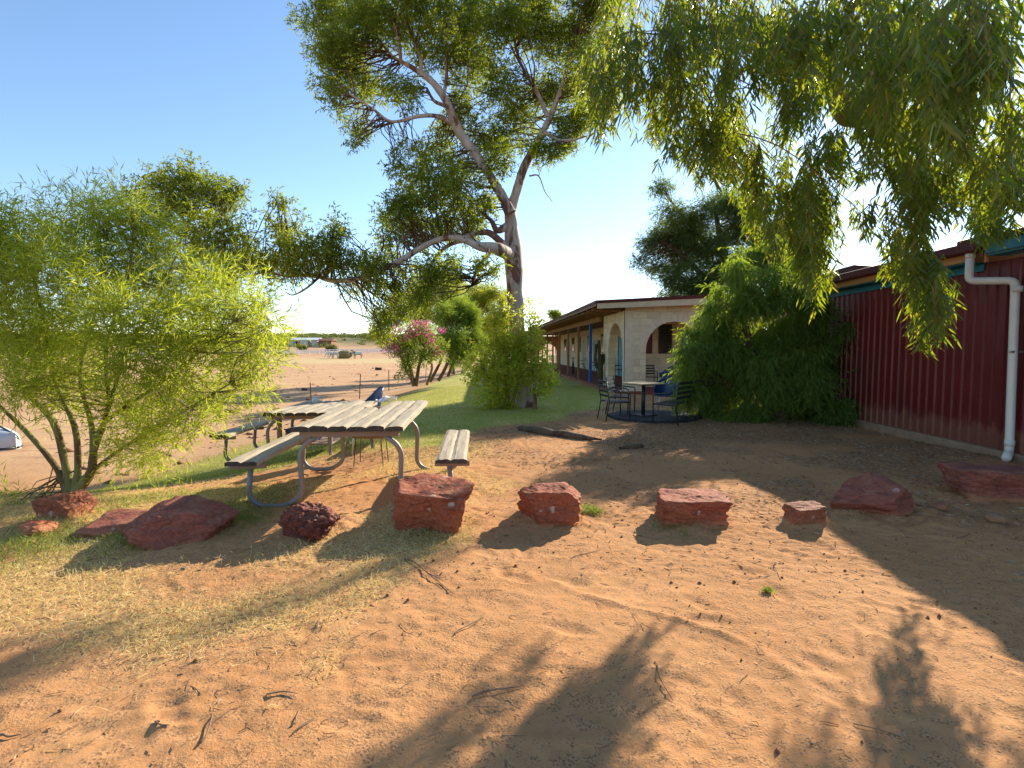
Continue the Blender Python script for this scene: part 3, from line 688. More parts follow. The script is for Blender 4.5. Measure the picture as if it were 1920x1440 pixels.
m_l_weep = leafmat('weeping_leaf', [(.026, .055, .014), (.045, .08, .02), (.035, .07, .028), (.09, .10, .025)], [(.34, .52, .015), (.60, .66, .02), (.42, .56, .02), (.74, .62, .03)], .37, .42, .28)
fol.build('crown', m_l_weep, wt)

# --- generic shrub/tree builder
def plant(name, label, cat, base_px, D, blobs, stems, leafm, barkm, per, L, W, seed, style=0, twig=.25, out=.5, droop=.2, spread=.6, ldroop=0, lv=8, rf=.4, dens=1., dj=.5, cr=.012, stem_name='trunk', crown='crown', flat=.8, curl=0., group=None):
    g = np.random.default_rng(seed)
    b0 = G(*base_px) if len(base_px) == 2 else np.array(base_px)
    root = thing(name, label, cat, tuple(b0), 0, group); o = np.array(b0)
    bl = [((b[0]), b[1], (b[3] if len(b) > 3 else D) + g.uniform(-dj, dj), b[2]) for b in blobs]
    C, Rr = subclumps(bl, dens, rf, g); f = Foliage()
    clump_leaves(f, C, Rr, per, L, W, style, twig, out, droop, spread, g, flat, ldroop, lv, curl)
    f.V = [v - o for v in f.V]
    sl = [pxline(s, D) for s in stems]
    an = [smooth_line(p, r, 4)[0] for p, r in sl]
    ex = connect(C, an, cr, cr * .3, 4, g)
    limb_mesh(stem_name, lines_local(sl, root), barkm, root, 4, 8, .06)
    if len(ex) > 4: limb_mesh('twigs', [], barkm, root, extra=[(V - o, Q) for V, Q in ex])
    f.build(crown, leafm, root)
    return root, C, Rr
# --- yellow green wattle shrub at left
m_l_wat = leafmat('wattle_leaf', [(.12, .18, .02), (.2, .26, .025), (.30, .33, .03), (.09, .15, .03)], [(.5, .62, .03), (.66, .72, .05), (.72, .7, .06)], .5, .5, .25)
SD = 6.2
plant('wattle_shrub', 'feathery yellow green wattle shrub leaning over the rocks at left', 'shrub', (130, 922), SD,
 [(60, 450, 55), (140, 420, 50), (200, 410, 42), (250, 430, 48), (300, 460, 48), (20, 500, 60), (110, 510, 66), (190, 500, 66), (270, 520, 66), (350, 520, 55), (410, 545, 48), (450, 590, 45), (480, 575, 26), (500, 610, 22), (380, 600, 60), (300, 600, 60), (210, 590, 60), (120, 590, 60), (30, 590, 60), (60, 660, 60), (150, 670, 55), (240, 670, 60), (330, 680, 60), (420, 670, 55), (480, 680, 38), (460, 740, 34), (390, 740, 50), (310, 750, 50), (220, 740, 50), (30, 730, 45), (120, 740, 34), (350, 790, 36), (270, 810, 50), (230, 850, 34), (300, 855, 26), (0, 440, 55), (-50, 600, 90), (-60, 480, 80), (20, 950, 26), (70, 700, 50), (505, 650, 20), (180, 390, 22), (240, 385, 20), (40, 990, 26), (10, 1030, 26)],
 [[(132, 925, 24), (108, 880, 12), (75, 838, 10), (30, 790, 8), (-30, 735, 6)], [(134, 925, 20), (122, 870, 13), (100, 790, 12), (50, 735, 8), (10, 650, 5), (-20, 560, 3)],
  [(138, 925, 18), (146, 880, 12), (140, 800, 10), (105, 720, 8), (85, 620, 6), (60, 500, 4)], [(140, 925, 22), (172, 880, 15), (172, 800, 9), (150, 700, 7), (180, 580, 5), (200, 450, 3)],
  [(172, 860, 11), (205, 760, 8), (235, 670, 6), (290, 570, 5), (330, 480, 3)], [(170, 870, 10), (190, 800, 8), (270, 740, 6), (350, 680, 5), (440, 600, 3)], [(205, 760, 8), (200, 650, 7), (240, 520, 4), (250, 430, 3)], [(150, 900, 8), (230, 840, 6), (330, 780, 5), (430, 720, 3)]],
 m_l_wat, m_green_bark, 9, .11, .0055, 201, 0, .36, .9, -.05, .5, 0, 12, .30, 1.6, .9, .007, 'stem')
# sprays reaching down at the left edge are part of the blobs above

# --- shrub hugging the gum trunk
m_l_gl = leafmat('glossy_leaf', [(.10, .17, .02), (.18, .25, .03), (.28, .3, .04), (.3, .18, .04)], [(.6, .78, .04), (.8, .85, .05), (.9, .72, .06)], .5, .35, .3)
plant('glossy_shrub', 'bright glossy leaved shrub growing round the gum trunk base', 'shrub', (955, 765), 14.2,
 [(945, 625, 34), (925, 650, 36), (960, 660, 40), (995, 660, 30), (940, 690, 42), (900, 690, 28), (985, 682, 34), (1015, 700, 28), (942, 725, 30), (920, 730, 32), (1016, 735, 17), (1030, 715, 16), (945, 755, 28), (905, 765 - 12, 20), (935, 590, 22), (950, 575, 14), (990, 590, 20), (1005, 610, 16), (985, 630, 26), (890, 700, 18), (1025, 690, 18)],
 [[(955, 768, 10), (950, 720, 8), (945, 650, 5), (945, 600, 3)], [(950, 768, 8), (925, 720, 6), (905, 690, 3)], [(1003, 768, 9), (1003, 740, 7), (1000, 700, 5), (995, 620, 3)], [(958, 768, 6), (975, 710, 5), (1000, 690, 3)]],
 m_l_gl, m_tan_bark, 12, .10, .019, 202, 0, .22, .6, .0, .8, .1, 7, .45, .9, .5, .008, 'stem')

# --- big dark willowy bush at right in front of the shed
m_l_pep = leafmat('willowy_leaf', [(.05, .09, .02), (.085, .14, .026), (.12, .18, .035)], [(.36, .56, .03), (.6, .7, .04), (.45, .62, .05)], .38, .5, .25)
plant('willowy_bush', 'large dark green willowy bush beside the maroon shed wall', 'bush', (1450, 800), 12.2,
 [(1350, 600, 45), (1400, 560, 50), (1450, 530, 45), (1500, 540, 45), (1330, 650, 45), (1390, 640, 60), (1460, 620, 60), (1530, 610, 48), (1310, 690, 38), (1370, 710, 55), (1440, 710, 60), (1510, 700, 55), (1565, 690, 40), (1340, 750, 34), (1400, 770, 42), (1460, 775, 42), (1520, 765, 45), (1575, 765, 32), (1600, 700, 26), (1635, 695, 16), (1560, 640, 34), (1300, 720, 22), (1600, 790, 18), (1430, 800, 22), (1350, 790, 20), (1540, 800, 24), (1295, 660, 22), (1430, 480, 34), (1380, 500, 26), (1285, 690, 14), (1660, 690, 12), (1625, 730, 12), (1620, 655, 14), (1300, 620, 16), (1350, 540, 18), (1540, 560, 22), (1590, 610, 18), (1460, 455, 22), (1340, 570, 16), (1310, 600, 12), (1400, 470, 18), (1500, 470, 18), (1280, 740, 12)],
 [[(1450, 805, 24), (1430, 720, 18), (1400, 620, 12), (1380, 520, 6)], [(1460, 805, 20), (1480, 700, 14), (1500, 600, 8), (1490, 540, 4)], [(1445, 800, 14), (1390, 740, 10), (1330, 690, 5)], [(1465, 800, 14), (1530, 740, 10), (1600, 700, 5)]],
 m_l_pep, m_dark, 19, .125, .0115, 203, 0, .40, .5, .7, .32, .6, 10, .33, 1.4, .7, .01, 'stem')
# --- feathery taller tree behind it
m_l_fea = leafmat('feathery_leaf', [(.04, .07, .02), (.07, .11, .028), (.09, .13, .035)], [(.24, .36, .04), (.4, .46, .05)], .35, .5, .3)
plant('feathery_tree', 'feathery dark green tree rising behind the willowy bush', 'tree', (11.6, 25., 0.), 25.,
 [(1290, 440, 42), (1245, 440, 34), (1215, 455, 20), (1200, 490, 14), (1260, 400, 26), (1240, 350, 18), (1310, 400, 34), (1330, 460, 46), (1270, 480, 36), (1225, 500, 18), (1380, 440, 46), (1300, 520, 36), (1260, 520, 26), (1340, 530, 42), (1400, 500, 50), (1450, 450, 50), (1480, 500, 50), (1290, 560, 26), (1350, 380, 34), (1400, 390, 40), (1250, 555, 18)],
 [[(1438, 715, 36), (1415, 620, 30), (1370, 520, 22), (1350, 440, 12), (1340, 390, 6)], [(1385, 600, 18), (1330, 530, 12), (1270, 470, 8), (1230, 450, 4)], [(1380, 560, 16), (1420, 480, 10), (1450, 440, 5)], [(1340, 470, 9), (1300, 430, 6), (1260, 380, 3)]],
 m_l_fea, m_dark, 42, .16, .013, 204, 0, .5, .8, .2, .4, .2, 11, .32, 1.4, .9, .02)

# --- bougainvillea, feather shrub, and trees behind
m_fl = leafmat('pink_bract', [(.55, .05, .22), (.75, .1, .35), (.6, .12, .25)], [(.8, .1, .4), (.9, .25, .5)], .4, .6, .1)
m_l_bg = leafmat('bush_leaf', [(.08, .14, .02), (.14, .2, .03), (.2, .24, .04)], [(.35, .5, .04), (.5, .55, .06)], .42, .5, .2)
bb, C, Rr = plant('bougainvillea', 'pink flowering bougainvillea bush at the lawn edge', 'shrub', (778, 722), 23.,
 [(770, 650, 28), (745, 640, 20), (800, 640, 24), (790, 665, 24), (760, 675, 20), (815, 660, 18), (780, 620, 22), (800, 620, 16), (765, 690, 14), (735, 655, 14), (830, 645, 12), (752, 700, 10)],
 [[(776, 724, 9), (772, 700, 7), (765, 670, 4)], [(780, 724, 8), (785, 690, 6), (795, 650, 4)], [(778, 724, 6), (765, 700, 5), (745, 650, 3)], [(800, 722, 5), (810, 690, 4), (805, 660, 2)]],
 m_l_bg, m_tan_bark, 16, .09, .022, 205, 0, .25, .6, .05, .8, 0, 6, .45, .9, .4, .012, 'stem')
gq = np.random.default_rng(5); f = Foliage()
fb = [(742, 622, 8), (735, 645, 7), (770, 612, 9), (788, 616, 11), (795, 608, 8), (760, 628, 7), (745, 655, 8), (805, 632, 9), (722, 656, 6), (812, 650, 6), (830, 618, 6), (775, 625, 6), (820, 660, 5), (738, 633, 6), (803, 645, 6), (752, 640, 7)]
C2, R2 = subclumps([(a, b, 22.6 + gq.uniform(-.3, .5), c * 1.25) for a, b, c in fb], .6, .42, gq)
clump_leaves(f, C2, R2, 4, .07, .026, 0, .22, .6, 0, .9, gq, .8, 0, 5); f.V = [v - np.array(bb.location) for v in f.V]; f.build('flowers', m_fl, bb)
m_l_soft = leafmat('soft_leaf', [(.10, .15, .02), (.14, .2, .03), (.18, .23, .035)], [(.35, .48, .04), (.45, .55, .06)], .42, .6, .15)
m_l_gm = leafmat('sunny_gum_leaf', [(.08, .12, .018), (.13, .17, .022), (.24, .24, .035)], [(.42, .52, .03), (.66, .66, .04), (.55, .58, .04)], .46, .5, .2)
plant('feather_wattle', 'soft rounded bright green wattle right of the pink bush', 'shrub', (830, 712), 27.,
 [(860, 590, 26), (840, 600, 24), (880, 610, 24), (850, 630, 30), (880, 640, 26), (865, 665, 22), (830, 625, 22), (890, 665 - 10, 14), (820, 650, 18), (850, 655, 22), (845, 680, 12), (860, 575, 22), (885, 590, 20), (835, 580, 18), (895, 630, 18)],
 [[(822, 714, 7), (835, 690, 6), (850, 650, 4), (860, 610, 2)], [(806, 716, 6), (825, 680, 5), (840, 640, 3)], [(840, 706, 6), (850, 680, 4), (870, 650, 2)]],
 m_l_soft, m_dark, 60, .12, .007, 206, 0, .3, .9, .0, .35, 0, 10, .45, 1., .8, .014, 'stem')
plant('gum_tree', 'olive green gum with hanging foliage behind the pink bush', 'tree', (848, 700), 34.,
 [(720, 600, 14), (708, 590, 12), (705, 620, 14), (730, 585, 16), (750, 590, 20), (780, 575, 24), (810, 560, 28), (840, 545, 30), (800, 530, 24), (825, 520, 20), (770, 550, 22), (740, 560, 18), (790, 590, 20), (850, 520, 18), (720, 635, 10), (855, 580, 18), (830, 585, 22)],
 [[(850, 702, 9), (845, 650, 7), (830, 590, 5), (810, 540, 3)], [(838, 620, 5), (790, 590, 3), (730, 590, 2)]],
 m_l_gm, m_euc, 34, .17, .018, 207, 0, .5, .5, .4, .6, .3, 8, .45, 1., 1.6, .03)
plant('gum_tree', 'small rounded gum with yellow tips left of the big trunk', 'tree', (868, 700), 42.,
 [(885, 550, 18), (905, 545, 20), (925, 550, 16), (875, 565, 16), (915, 570, 20), (940, 560, 12), (895, 585, 20), (930, 590, 18), (900, 560, 18), (870, 600, 16), (915, 620, 20), (900, 650, 18), (905, 610, 20), (940, 620, 16), (925, 640, 18), (942, 590, 10)],
 [[(868, 704, 10), (878, 660, 8), (895, 610, 5), (910, 560, 3)], [(885, 640, 5), (920, 590, 3)]],
 m_l_gm, m_euc, 34, .18, .022, 208, 0, .45, .6, .2, .7, .1, 8, .45, 1., 1.6, .03)
plant('leafy_tree', 'dark leafy tree partly hidden behind the glossy shrub', 'tree', (905, 690), 52.,
 [(950, 560, 14), (955, 600, 16), (958, 545, 10), (930, 600, 14), (900, 640, 16), (945, 640, 16), (880, 670, 14)],
 [[(905, 694, 12), (915, 650, 8), (935, 600, 4)]],
 m_l_gm, m_dark, 28, .2, .026, 209, 0, .5, .6, .2, .7, .1, 7, .45, 1., 1.6, .03)
plant('distant_tree', 'tuft of a distant tree showing above the motel roof', 'tree', (1043, 664), 95.,
 [(1040, 590, 8), (1034, 588, 5), (1048, 592, 5)], [[(1043, 664, 4), (1041, 600, 2)]], m_l_euc, m_dark, 14, .4, .04, 210, 0, .8, .8, 0, .8, 0, 6, .5, 1., .5, .05)

# ------------------------------------------------------------------ maroon shed
def wallx(y): return 7.08 + .041 * (y - 7.86)
t = NT('maroon_sheet'); o = t.obj(); c = t.mix(t.ramp(t.noise(o, 1.3, 5, .6), [(.35, 0), (.7, 1)]), (.15, .014, .012), (.115, .011, .011))
sz = t.n('ShaderNodeSeparateXYZ'); t.set(sz.inputs[0], o)
c = t.mix(t.ramp(t.math('ADD', sz.outputs[2], t.math('MULTIPLY', t.noise(t.map(o, (1, 1, .4)), 5, 6, .7), -.7)), [(-.0, .6), (.12, 0)]), c, (.24, .10, .06))
c = t.mix(t.ramp(t.noise(t.map(o, (1, 1, .12)), 7, 5, .7), [(.56, 0), (.75, .35)]), c, (.22, .06, .05))
m_maroon = t.done(t.bsdf(c, t.ramp(t.noise(o, 2, 4), [(.3, .33), (.7, .5)]), t.bump(t.noise(o, 1.6, 2), .25, .02), .4))
m_maroon2 = simple('maroon_gutter', (.10, .018, .015), (.08, .014, .013), 3, .62, .05, .001, .25)
m_ochre = simple('ochre_timber', (.55, .27, .09), (.42, .2, .07), 8, .6, .2, .002, .3, 0, (1, .1, 1))
m_teal = simple('teal_paint', (.02, .20, .27), (.018, .16, .22), 5, .5, .1)
m_conc = simple('pale_concrete', (.36, .24, .15), (.26, .15, .09), 6, .9, .5, .006)
m_pvc = simple('cream_pvc', (.72, .68, .60), (.64, .60, .52), 4, .32, .05, .001, .45)
shed = thing('shed', 'low maroon corrugated steel shed along the right side', 'shed', (wallx(9), 9, 0), 0)
so = np.array(shed.location)
Y0, Y1 = 3.2, 14.7
prof = []; y = Y0
while y < Y1:
    prof += [(y, 0), (y + .125, 0), (y + .14, -.028), (y + .175, -.028), (y + .19, 0)]
    if random.random() > -1: prof += [(y + .19, 0)]
    y += .19
pr = []
for a in prof:
    if not pr or a[0] - pr[-1][0] > 1e-6: pr.append(a)
mb = MB()
V = [];
for (yy, dx) in pr:
    for zz in (.10, 2.83): V.append((wallx(yy) + dx + .010 * float(vn(yy * 1.1, zz, 77)) - so[0], yy + .006 * float(vn(yy * 3.1, zz, 78)) - so[1], zz))
mb.add(V, [(2 * i, 2 * i + 1, 2 * i + 3, 2 * i + 2) for i in range(len(pr) - 1)])
mb.build('wall', m_maroon, shed)
def strip(name, x0, x1, z0, z1, ya, yb, mat, par, so_=so, wx=wallx, bevel=.004):
    m = MB(); V = []
    for yy in (ya, yb):
        for (a, b) in ((x0, z0), (x1, z0), (x1, z1), (x0, z1)): V.append((wx(yy) + a - so_[0], yy - so_[1], b - so_[2]))
    m.add(V, [(0, 1, 2, 3), (7, 6, 5, 4), (0, 4, 5, 1), (1, 5, 6, 2), (2, 6, 7, 3), (3, 7, 4, 0)])
    return m.build(name, mat, par, False, bevel)
strip('back_wall', .05, .12, .1, 2.84, Y0, Y1, m_maroon, shed)
strip('end_wall', .05, 6, .1, 2.9, Y1, Y1 + .1, m_maroon, shed)
strip('end_wall', .05, 6, .1, 2.9, Y0, Y0 + .1, m_maroon, shed)
strip('footing', -.10, .2, -.2, .10, Y0, Y1, m_conc, shed, bevel=.02)
strip('fascia', -.30, -.26, 2.855, 2.965, 8.35, Y1 + .3, m_ochre, shed)
strip('soffit', -.27, .1, 2.835, 2.852, 8.3, Y1 + .3, m_teal, shed)
strip('trim_board', -.05, -.03, 2.72, 2.83, 8.3, Y1 + .2, m_teal, shed)
gt = strip('gutter', -.44, -.305, 2.96, 3.11, 8.1, Y1 + .35, m_maroon2, shed, bevel=.025)
strip('gutter_head', -.47, -.22, 2.95, 3.16, 7.95, 8.32, m_maroon2, shed, bevel=.03)
strip('fascia', -.34, -.30, 2.91, 3.06, Y0 - .3, 7.94, m_teal, shed)
strip('soffit', -.30, .1, 2.88, 2.905, Y0 - .3, 7.94, m_teal, shed)
strip('roof_edge', -.42, -.24, 3.065, 3.14, Y0 - .3, 7.94, m_maroon2, shed, bevel=.02)
# roof with a low ridge
m = MB(); V = []
for yy in (Y0 - .3, Y1 + .35):
    for (a, b) in ((-.25, 3.10), (4.2, 3.5), (8.6, 3.1), (8.6, 3.0), (4.2, 3.4), (-.25, 3.0)): V.append((wallx(yy) + a - so[0], yy - so[1], b))
m.add(V, [(0, 1, 2, 3, 4, 5), (11, 10, 9, 8, 7, 6)] + [(i, i + 6, (i + 1) % 6 + 6, (i + 1) % 6) for i in range(6)])
m.build('roof', m_maroon2, shed)
# raised roof hump further along
m = MB(); V = []
for yy, zt in ((10.6, 3.13), (11.4, 3.28), (11.9, 3.28), (15.0, 3.13)):
    for a in (-.2, 3.0): V.append((wallx(yy) + a - so[0], yy - so[1], zt + (.1 if a > 0 else 0)))
for a in (-.2, 3.0): V.append((wallx(15.) + a - so[0], 15. - so[1], 3.05)); 
for a in (-.2, 3.0): V.append((wallx(10.6) + a - so[0], 10.6 - so[1], 3.05))
m.add(V, [(0, 1, 3, 2), (2, 3, 5, 4), (4, 5, 7, 6), (6, 7, 9, 8), (10, 11, 1, 0), (0, 2, 4, 6, 8, 10)]); m.build('roof_hump', m_maroon2, shed)
strip('gutter_bracket', -.28, -.24, 2.80, 2.95, 7.98, 8.02, m_ochre, shed)
# downpipe
px_ = wallx(8.15)
mb = MB(); mb.tube(bent([(px_ - .38, 8.15, 2.98), (px_ - .38, 8.15, 2.55), (px_ - .12, 7.68, 2.50), (px_ - .12, 7.63, .10), (px_ - .32, 7.45, .06)], .09, 6), .054, 14)
for v in mb.v: pass
mb.v = [(a - so[0], b - so[1], c) for a, b, c in mb.v]; mb.build('downpipe', m_pvc, shed, True)
for (a, b, c, h) in ((px_ - .38, 8.15, 2.88, .07), (px_ - .12, 7.64, 2.34, .08), (px_ - .12, 7.63, .20, .08)):
    mb = MB(); mb.tube([(a, b, c), (a, b, c + h)], .060, 14)
    mb.v = [(a - so[0], b - so[1], c) for a, b, c in mb.v]; mb.build('pipe_collar', m_pvc, shed, True)
mb = MB(); mb.box(px_ - .18 - so[0], px_ - so[0], 7.61 - so[1], 7.65 - so[1], 1.50, 1.53); mb.build('pipe_strap', simple('grey_steel', (.4, .4, .4), None, 5, .4, metal=.7), shed)

# ------------------------------------------------------------------ motel
def blockmat(name, ax):
    t = NT(name); o = t.obj(); s = t.n('ShaderNodeSeparateXYZ'); t.set(s.inputs[0], o); cmb = t.n('ShaderNodeCombineXYZ')
    t.set(cmb.inputs[0], s.outputs[ax]); t.set(cmb.inputs[1], s.outputs[2])
    br = t.n('ShaderNodeTexBrick', i_Scale=1.); t.set(br.inputs['Vector'], cmb)
    br.inputs['Color1'].default_value = (.80, .69, .45, 1); br.inputs['Color2'].default_value = (.62, .53, .36, 1); br.inputs['Mortar'].default_value = (.36, .30, .22, 1)
    br.inputs['Mortar Size'].default_value = .006; br.inputs['Brick Width'].default_value = .48; br.inputs['Row Height'].default_value = .24; br.inputs['Bias'].default_value = 0; br.inputs['Mortar Smooth'].default_value = .3
    c = t.mix(t.ramp(t.noise(t.map(o, (1, 1, 3)), 3, 6, .6), [(.35, 0), (.7, .5)]), br.outputs[0], (.45, .38, .27))
    c = t.mix(t.ramp(t.noise(o, 30, 4), [(.5, 0), (.7, .3)]), c, (.6, .52, .38))
    nb = t.bump(t.math('ADD', br.outputs[1], t.math('MULTIPLY', t.noise(o, 30, 4), -.3)), .4, -.012)
    return t.done(t.bsdf(c, .9, nb, .15))
m_blk_x = blockmat('limestone_block_front', 0); m_blk_y = blockmat('limestone_block_side', 1)
m_lime = simple('limestone_trim', (.72, .62, .45), (.6, .5, .35), 5, .9, .3, .004)
m_cream = simple('cream_board', (.60, .49, .31), (.5, .41, .26), 6, .6, .1)
m_timber = simple('honey_timber', (.33, .20, .085), (.24, .135, .055), 7, .7, .3, .003, .2, 0, (1, 1, .15))
m_rust = simple('brown_ceiling', (.25, .11, .05), (.18, .08, .04), 5, .75)
m_blue = simple('blue_paint', (.02, .12, .42), (.018, .10, .34), 6, .5)
m_blued = simple('dark_blue_paint', (.015, .06, .16), None, 6, .5)
m_tealdoor = simple('turquoise_paint', (.03, .34, .40), (.025, .28, .34), 6, .5)
m_glass = simple('dark_glass', (.02, .02, .022), (.03, .028, .025), 3, .08, .0, .001, .6)
m_frame = simple('dark_frame', (.05, .035, .03), None, 6, .5)
m_pave = simple('red_paving', (.26, .08, .05), (.18, .055, .035), 3, .8, .3, .004)
m_plaster = simple('orange_plaster', (.55, .24, .09), (.45, .19, .07), 3, .85)
AZ = -math.atan(.048)      # the verandah side runs slightly left of the camera axis
mot = thing('motel', 'long cream limestone motel with arches, verandah posts and maroon roof', 'motel', (4.29, 19.5, 0.), -AZ)
# local frame: +y runs away along the verandah, +x runs right along the end wall
def arch_panel(W, H, T, arches, z0=0., n=28):
    """wall panel in local x(0..W), z, thickness T along +y, with semicircular arch openings (s0,s1,spring)"""
    V = []; Fc = []
    xs = set([0., W])
    for s0, s1, zs in arches:
        for k in range(n + 1): xs.add(s0 + (s1 - s0) * (.5 - .5 * math.cos(math.pi * k / n)))
    xs = sorted(xs)
    def low(x, side):
        for s0, s1, zs in arches:
            if s0 - 1e-9 <= x <= s1 + 1e-9 and (side > 0 and x < s1 - 1e-9 or side < 0 and x > s0 + 1e-9):
                r = (s1 - s0) / 2; return zs + math.sqrt(max(0, r * r - (x - (s0 + s1) / 2) ** 2)), True
        return z0, False
    for a, b in zip(xs[:-1], xs[1:]):
        la, ia = low(a, 1); lb, ib = low(b, -1)
        for yy, fl in ((0, 0), (T, 1)):
            i = len(V); V += [(a, yy, la), (b, yy, lb), (b, yy, H), (a, yy, H)]; Fc.append((i, i + 1, i + 2, i + 3) if not fl else (i + 3, i + 2, i + 1, i))
        i = len(V); V += [(a, 0, H), (b, 0, H), (b, T, H), (a, T, H)]; Fc.append((i, i + 1, i + 2, i + 3))
        if ia:
            i = len(V); V += [(a, 0, la), (b, 0, lb), (b, T, lb), (a, T, la)]; Fc.append((i + 3, i + 2, i + 1, i))
    for s0, s1, zs in arches:
        for s in (s0, s1):
            i = len(V); V += [(s, 0, z0), (s, T, z0), (s, T, zs), (s, 0, zs)]; Fc.append((i, i + 1, i + 2, i + 3))
    for s in (0, W):
        i = len(V); V += [(s, 0, z0), (s, T, z0), (s, T, H), (s, 0, H)]; Fc.append((i, i + 1, i + 2, i + 3))
    return V, Fc
WH = 2.92
V, Fc = arch_panel(5.9, WH + .02, .25, [(.46, 2.46, 1.53), (3.34, 5.34, 1.53)])
MB().add(V, Fc).build('arch_wall', m_blk_x, mot)
# voussoir ring round the visible arch
for cx_ in (1.46, 4.34):
    mb = MB()
    for k in range(17):
        a0, a1 = math.pi * k / 17 + .012, math.pi * (k + 1) / 17 - .012; r0, r1 = 1.003, 1.27
        pts = [(cx_ - math.cos(a) * r, 1.53 + math.sin(a) * r) for a, r in ((a0, r0), (a0, r1), (a1, r1), (a1, r0))]
        mb.add([(x, y, z) for y in (-.012, .02) for x, z in pts], [(3, 2, 1, 0), (4, 5, 6, 7), (0, 1, 5, 4), (1, 2, 6, 5), (2, 3, 7, 6), (3, 0, 4, 7)])
    mb.build('arch_ring', m_lime, mot)
V, Fc = arch_panel(3.6, WH, .28, [(.36, 2.72, 1.36)])
Vr = [(b_, a_, c_) for a_, b_, c_ in V]           # along +y, thickness towards +x
MB().add([(x - .30 + .02, y + .02, z) for x, y, z in Vr], [f[::-1] for f in Fc]).build('arch_wall', m_blk_y, mot)
mb = MB(); mb.box(-.29, -.0, -.01, .30, 0, WH + .01); mb.build('corner_pillar', m_lime, mot, bevel=.01)
mb = MB(); mb.tube([(-.31, .03, 0), (-.31, .03, WH)], .012, 8); mb.build('cable', m_frame, mot)
# paving slab and steps
mb = MB(); mb.box(-.6, 5.95, -.35, 44, -.15, .06); mb.build('verandah_floor', m_pave, mot, bevel=.01)
# inner wall along the verandah, with openings built as real boxes set on it
mb = MB(); mb.box(2.35, 2.55, 2.2, 40, .06, 3.2); mb.build('wall', m_blk_y, mot)
mb = MB(); mb.box(.9, 5.9, 2.25, 2.45, .06, 3.2); 
inner = mb.build('wall', m_blk_x, mot)
def window(x0, x1, z0, z1, y, par, axis_='x', louv=True):
    f = MB(); t_ = .04
    def bx(m, a0, a1, b0, b1, dd0, dd1):
        if axis_ == 'x': m.box(a0, a1, y - dd1, y - dd0, b0, b1)
        else: m.box(y - dd1, y - dd0, a0, a1, b0, b1)
    bx(f, x0 - t_, x0, z0 - t_, z1 + t_, -.01, .03); bx(f, x1, x1 + t_, z0 - t_, z1 + t_, -.01, .03)
    bx(f, x0, x1, z1, z1 + t_, -.01, .03); bx(f, x0, x1, z0 - t_, z0, -.01, .03)
    w = f.build('window', m_frame, par)
    p_ = MB(); bx(p_, x0, x1, z0, z1, -.005, .012); p_.build('pane', m_glass, w)
    if louv:
        l = MB(); k = z0 + .06
        while k < z1 - .04: bx(l, x0, x1, k, k + .012, .012, .03); k += .11
        l.build('louvre', m_frame, w)
    return w
def door(x0, x1, z1, y, par, mat, axis_='x', fr=None):
    m = MB(); (m.box(x0, x1, y - .025, y + .01, .06, z1) if axis_ == 'x' else m.box(y - .025, y + .01, x0, x1, .06, z1)); d = m.build('door', mat, par)
    f = MB()
    for a, b in ((x0 - .09, x0 - .002), (x1 + .002, x1 + .09)):
        f.box(a, b, y - .05, y + .012, .06, z1 + .09) if axis_ == 'x' else f.box(y - .05, y + .012, a, b, .06, z1 + .09)
    f.build('door_frame', fr or m_blue, d)
    k = MB(); yy = (x0 + .07)
    k.tube([(yy, y - .03, 1.05), (yy, y - .08, 1.05)], .02, 8) if axis_ == 'x' else k.tube([(y - .03, yy, 1.05), (y - .08, yy, 1.05)], .02, 8)
    k.build('door_handle', simple('brass', (.4, .3, .12), None, 5, .3, metal=.9), d)
    return d
window(.98, 1.32, 1.42, 2.5, 2.25, mot); window(1.66, 2.12, 1.42, 2.5, 2.25, mot)
door(2.60, 3.4, 2.3, 2.25, mot, m_tealdoor); window(4.2, 4.9, 1.42, 2.5, 2.25, mot)
door(.97, 1.0, 2.2, 2.25, mot, m_tealdoor) if False else None
# teal door seen through the side arch, on the inner cross wall
door(3.05, 3.95, 2.2, 2.33, mot, m_tealdoor, 'y'); window(4.6, 5.1, 1.35, 2.5, 2.34, mot, 'y')
for k, (yw) in enumerate((15.2, 19.9, 24.2, 27.4, 32.0)):
    window(yw, yw + 1.25, 1.38, 2.5, 2.34, mot, 'y', False)
for yw, mt in ((13.6, m_tealdoor), (18.0, m_tealdoor), (22.3, m_tealdoor), (29.8, m_blue)):
    door(yw, yw + .85, 2.2, 2.34, mot, mt, 'y', m_cream)
door(10.6, 11.6, 2.2, 2.34, mot, m_tealdoor, 'y'); window(8.2, 9.4, 1.38, 2.5, 2.34, mot, 'y', False)
# far cross wall with an arch opening
V, Fc = arch_panel(2.5, 2.9, .2, [(.35, 2.15, 1.2)])
MB().add([(x - .1, y + 36.5, z) for x, y, z in V], Fc).build('end_arch', m_plaster, mot)
# posts
for k, yw in enumerate((5.85, 9.1, 12.7, 16.4, 20., 23.6, 27.2, 30.8, 34.4)):
    w_ = .055 if k else .062
    xo = -.40
    mb = MB(); mb.box(xo - w_, xo + w_, yw - w_, yw + w_, -.05, 2.71); mb.build('post', m_blue if k == 0 else m_timber, mot, bevel=.008)
mb = MB(); mb.box(-.46, -.34, 3.64, 37.5, 2.71, 2.93); mb.build('beam', m_timber, mot, bevel=.008)
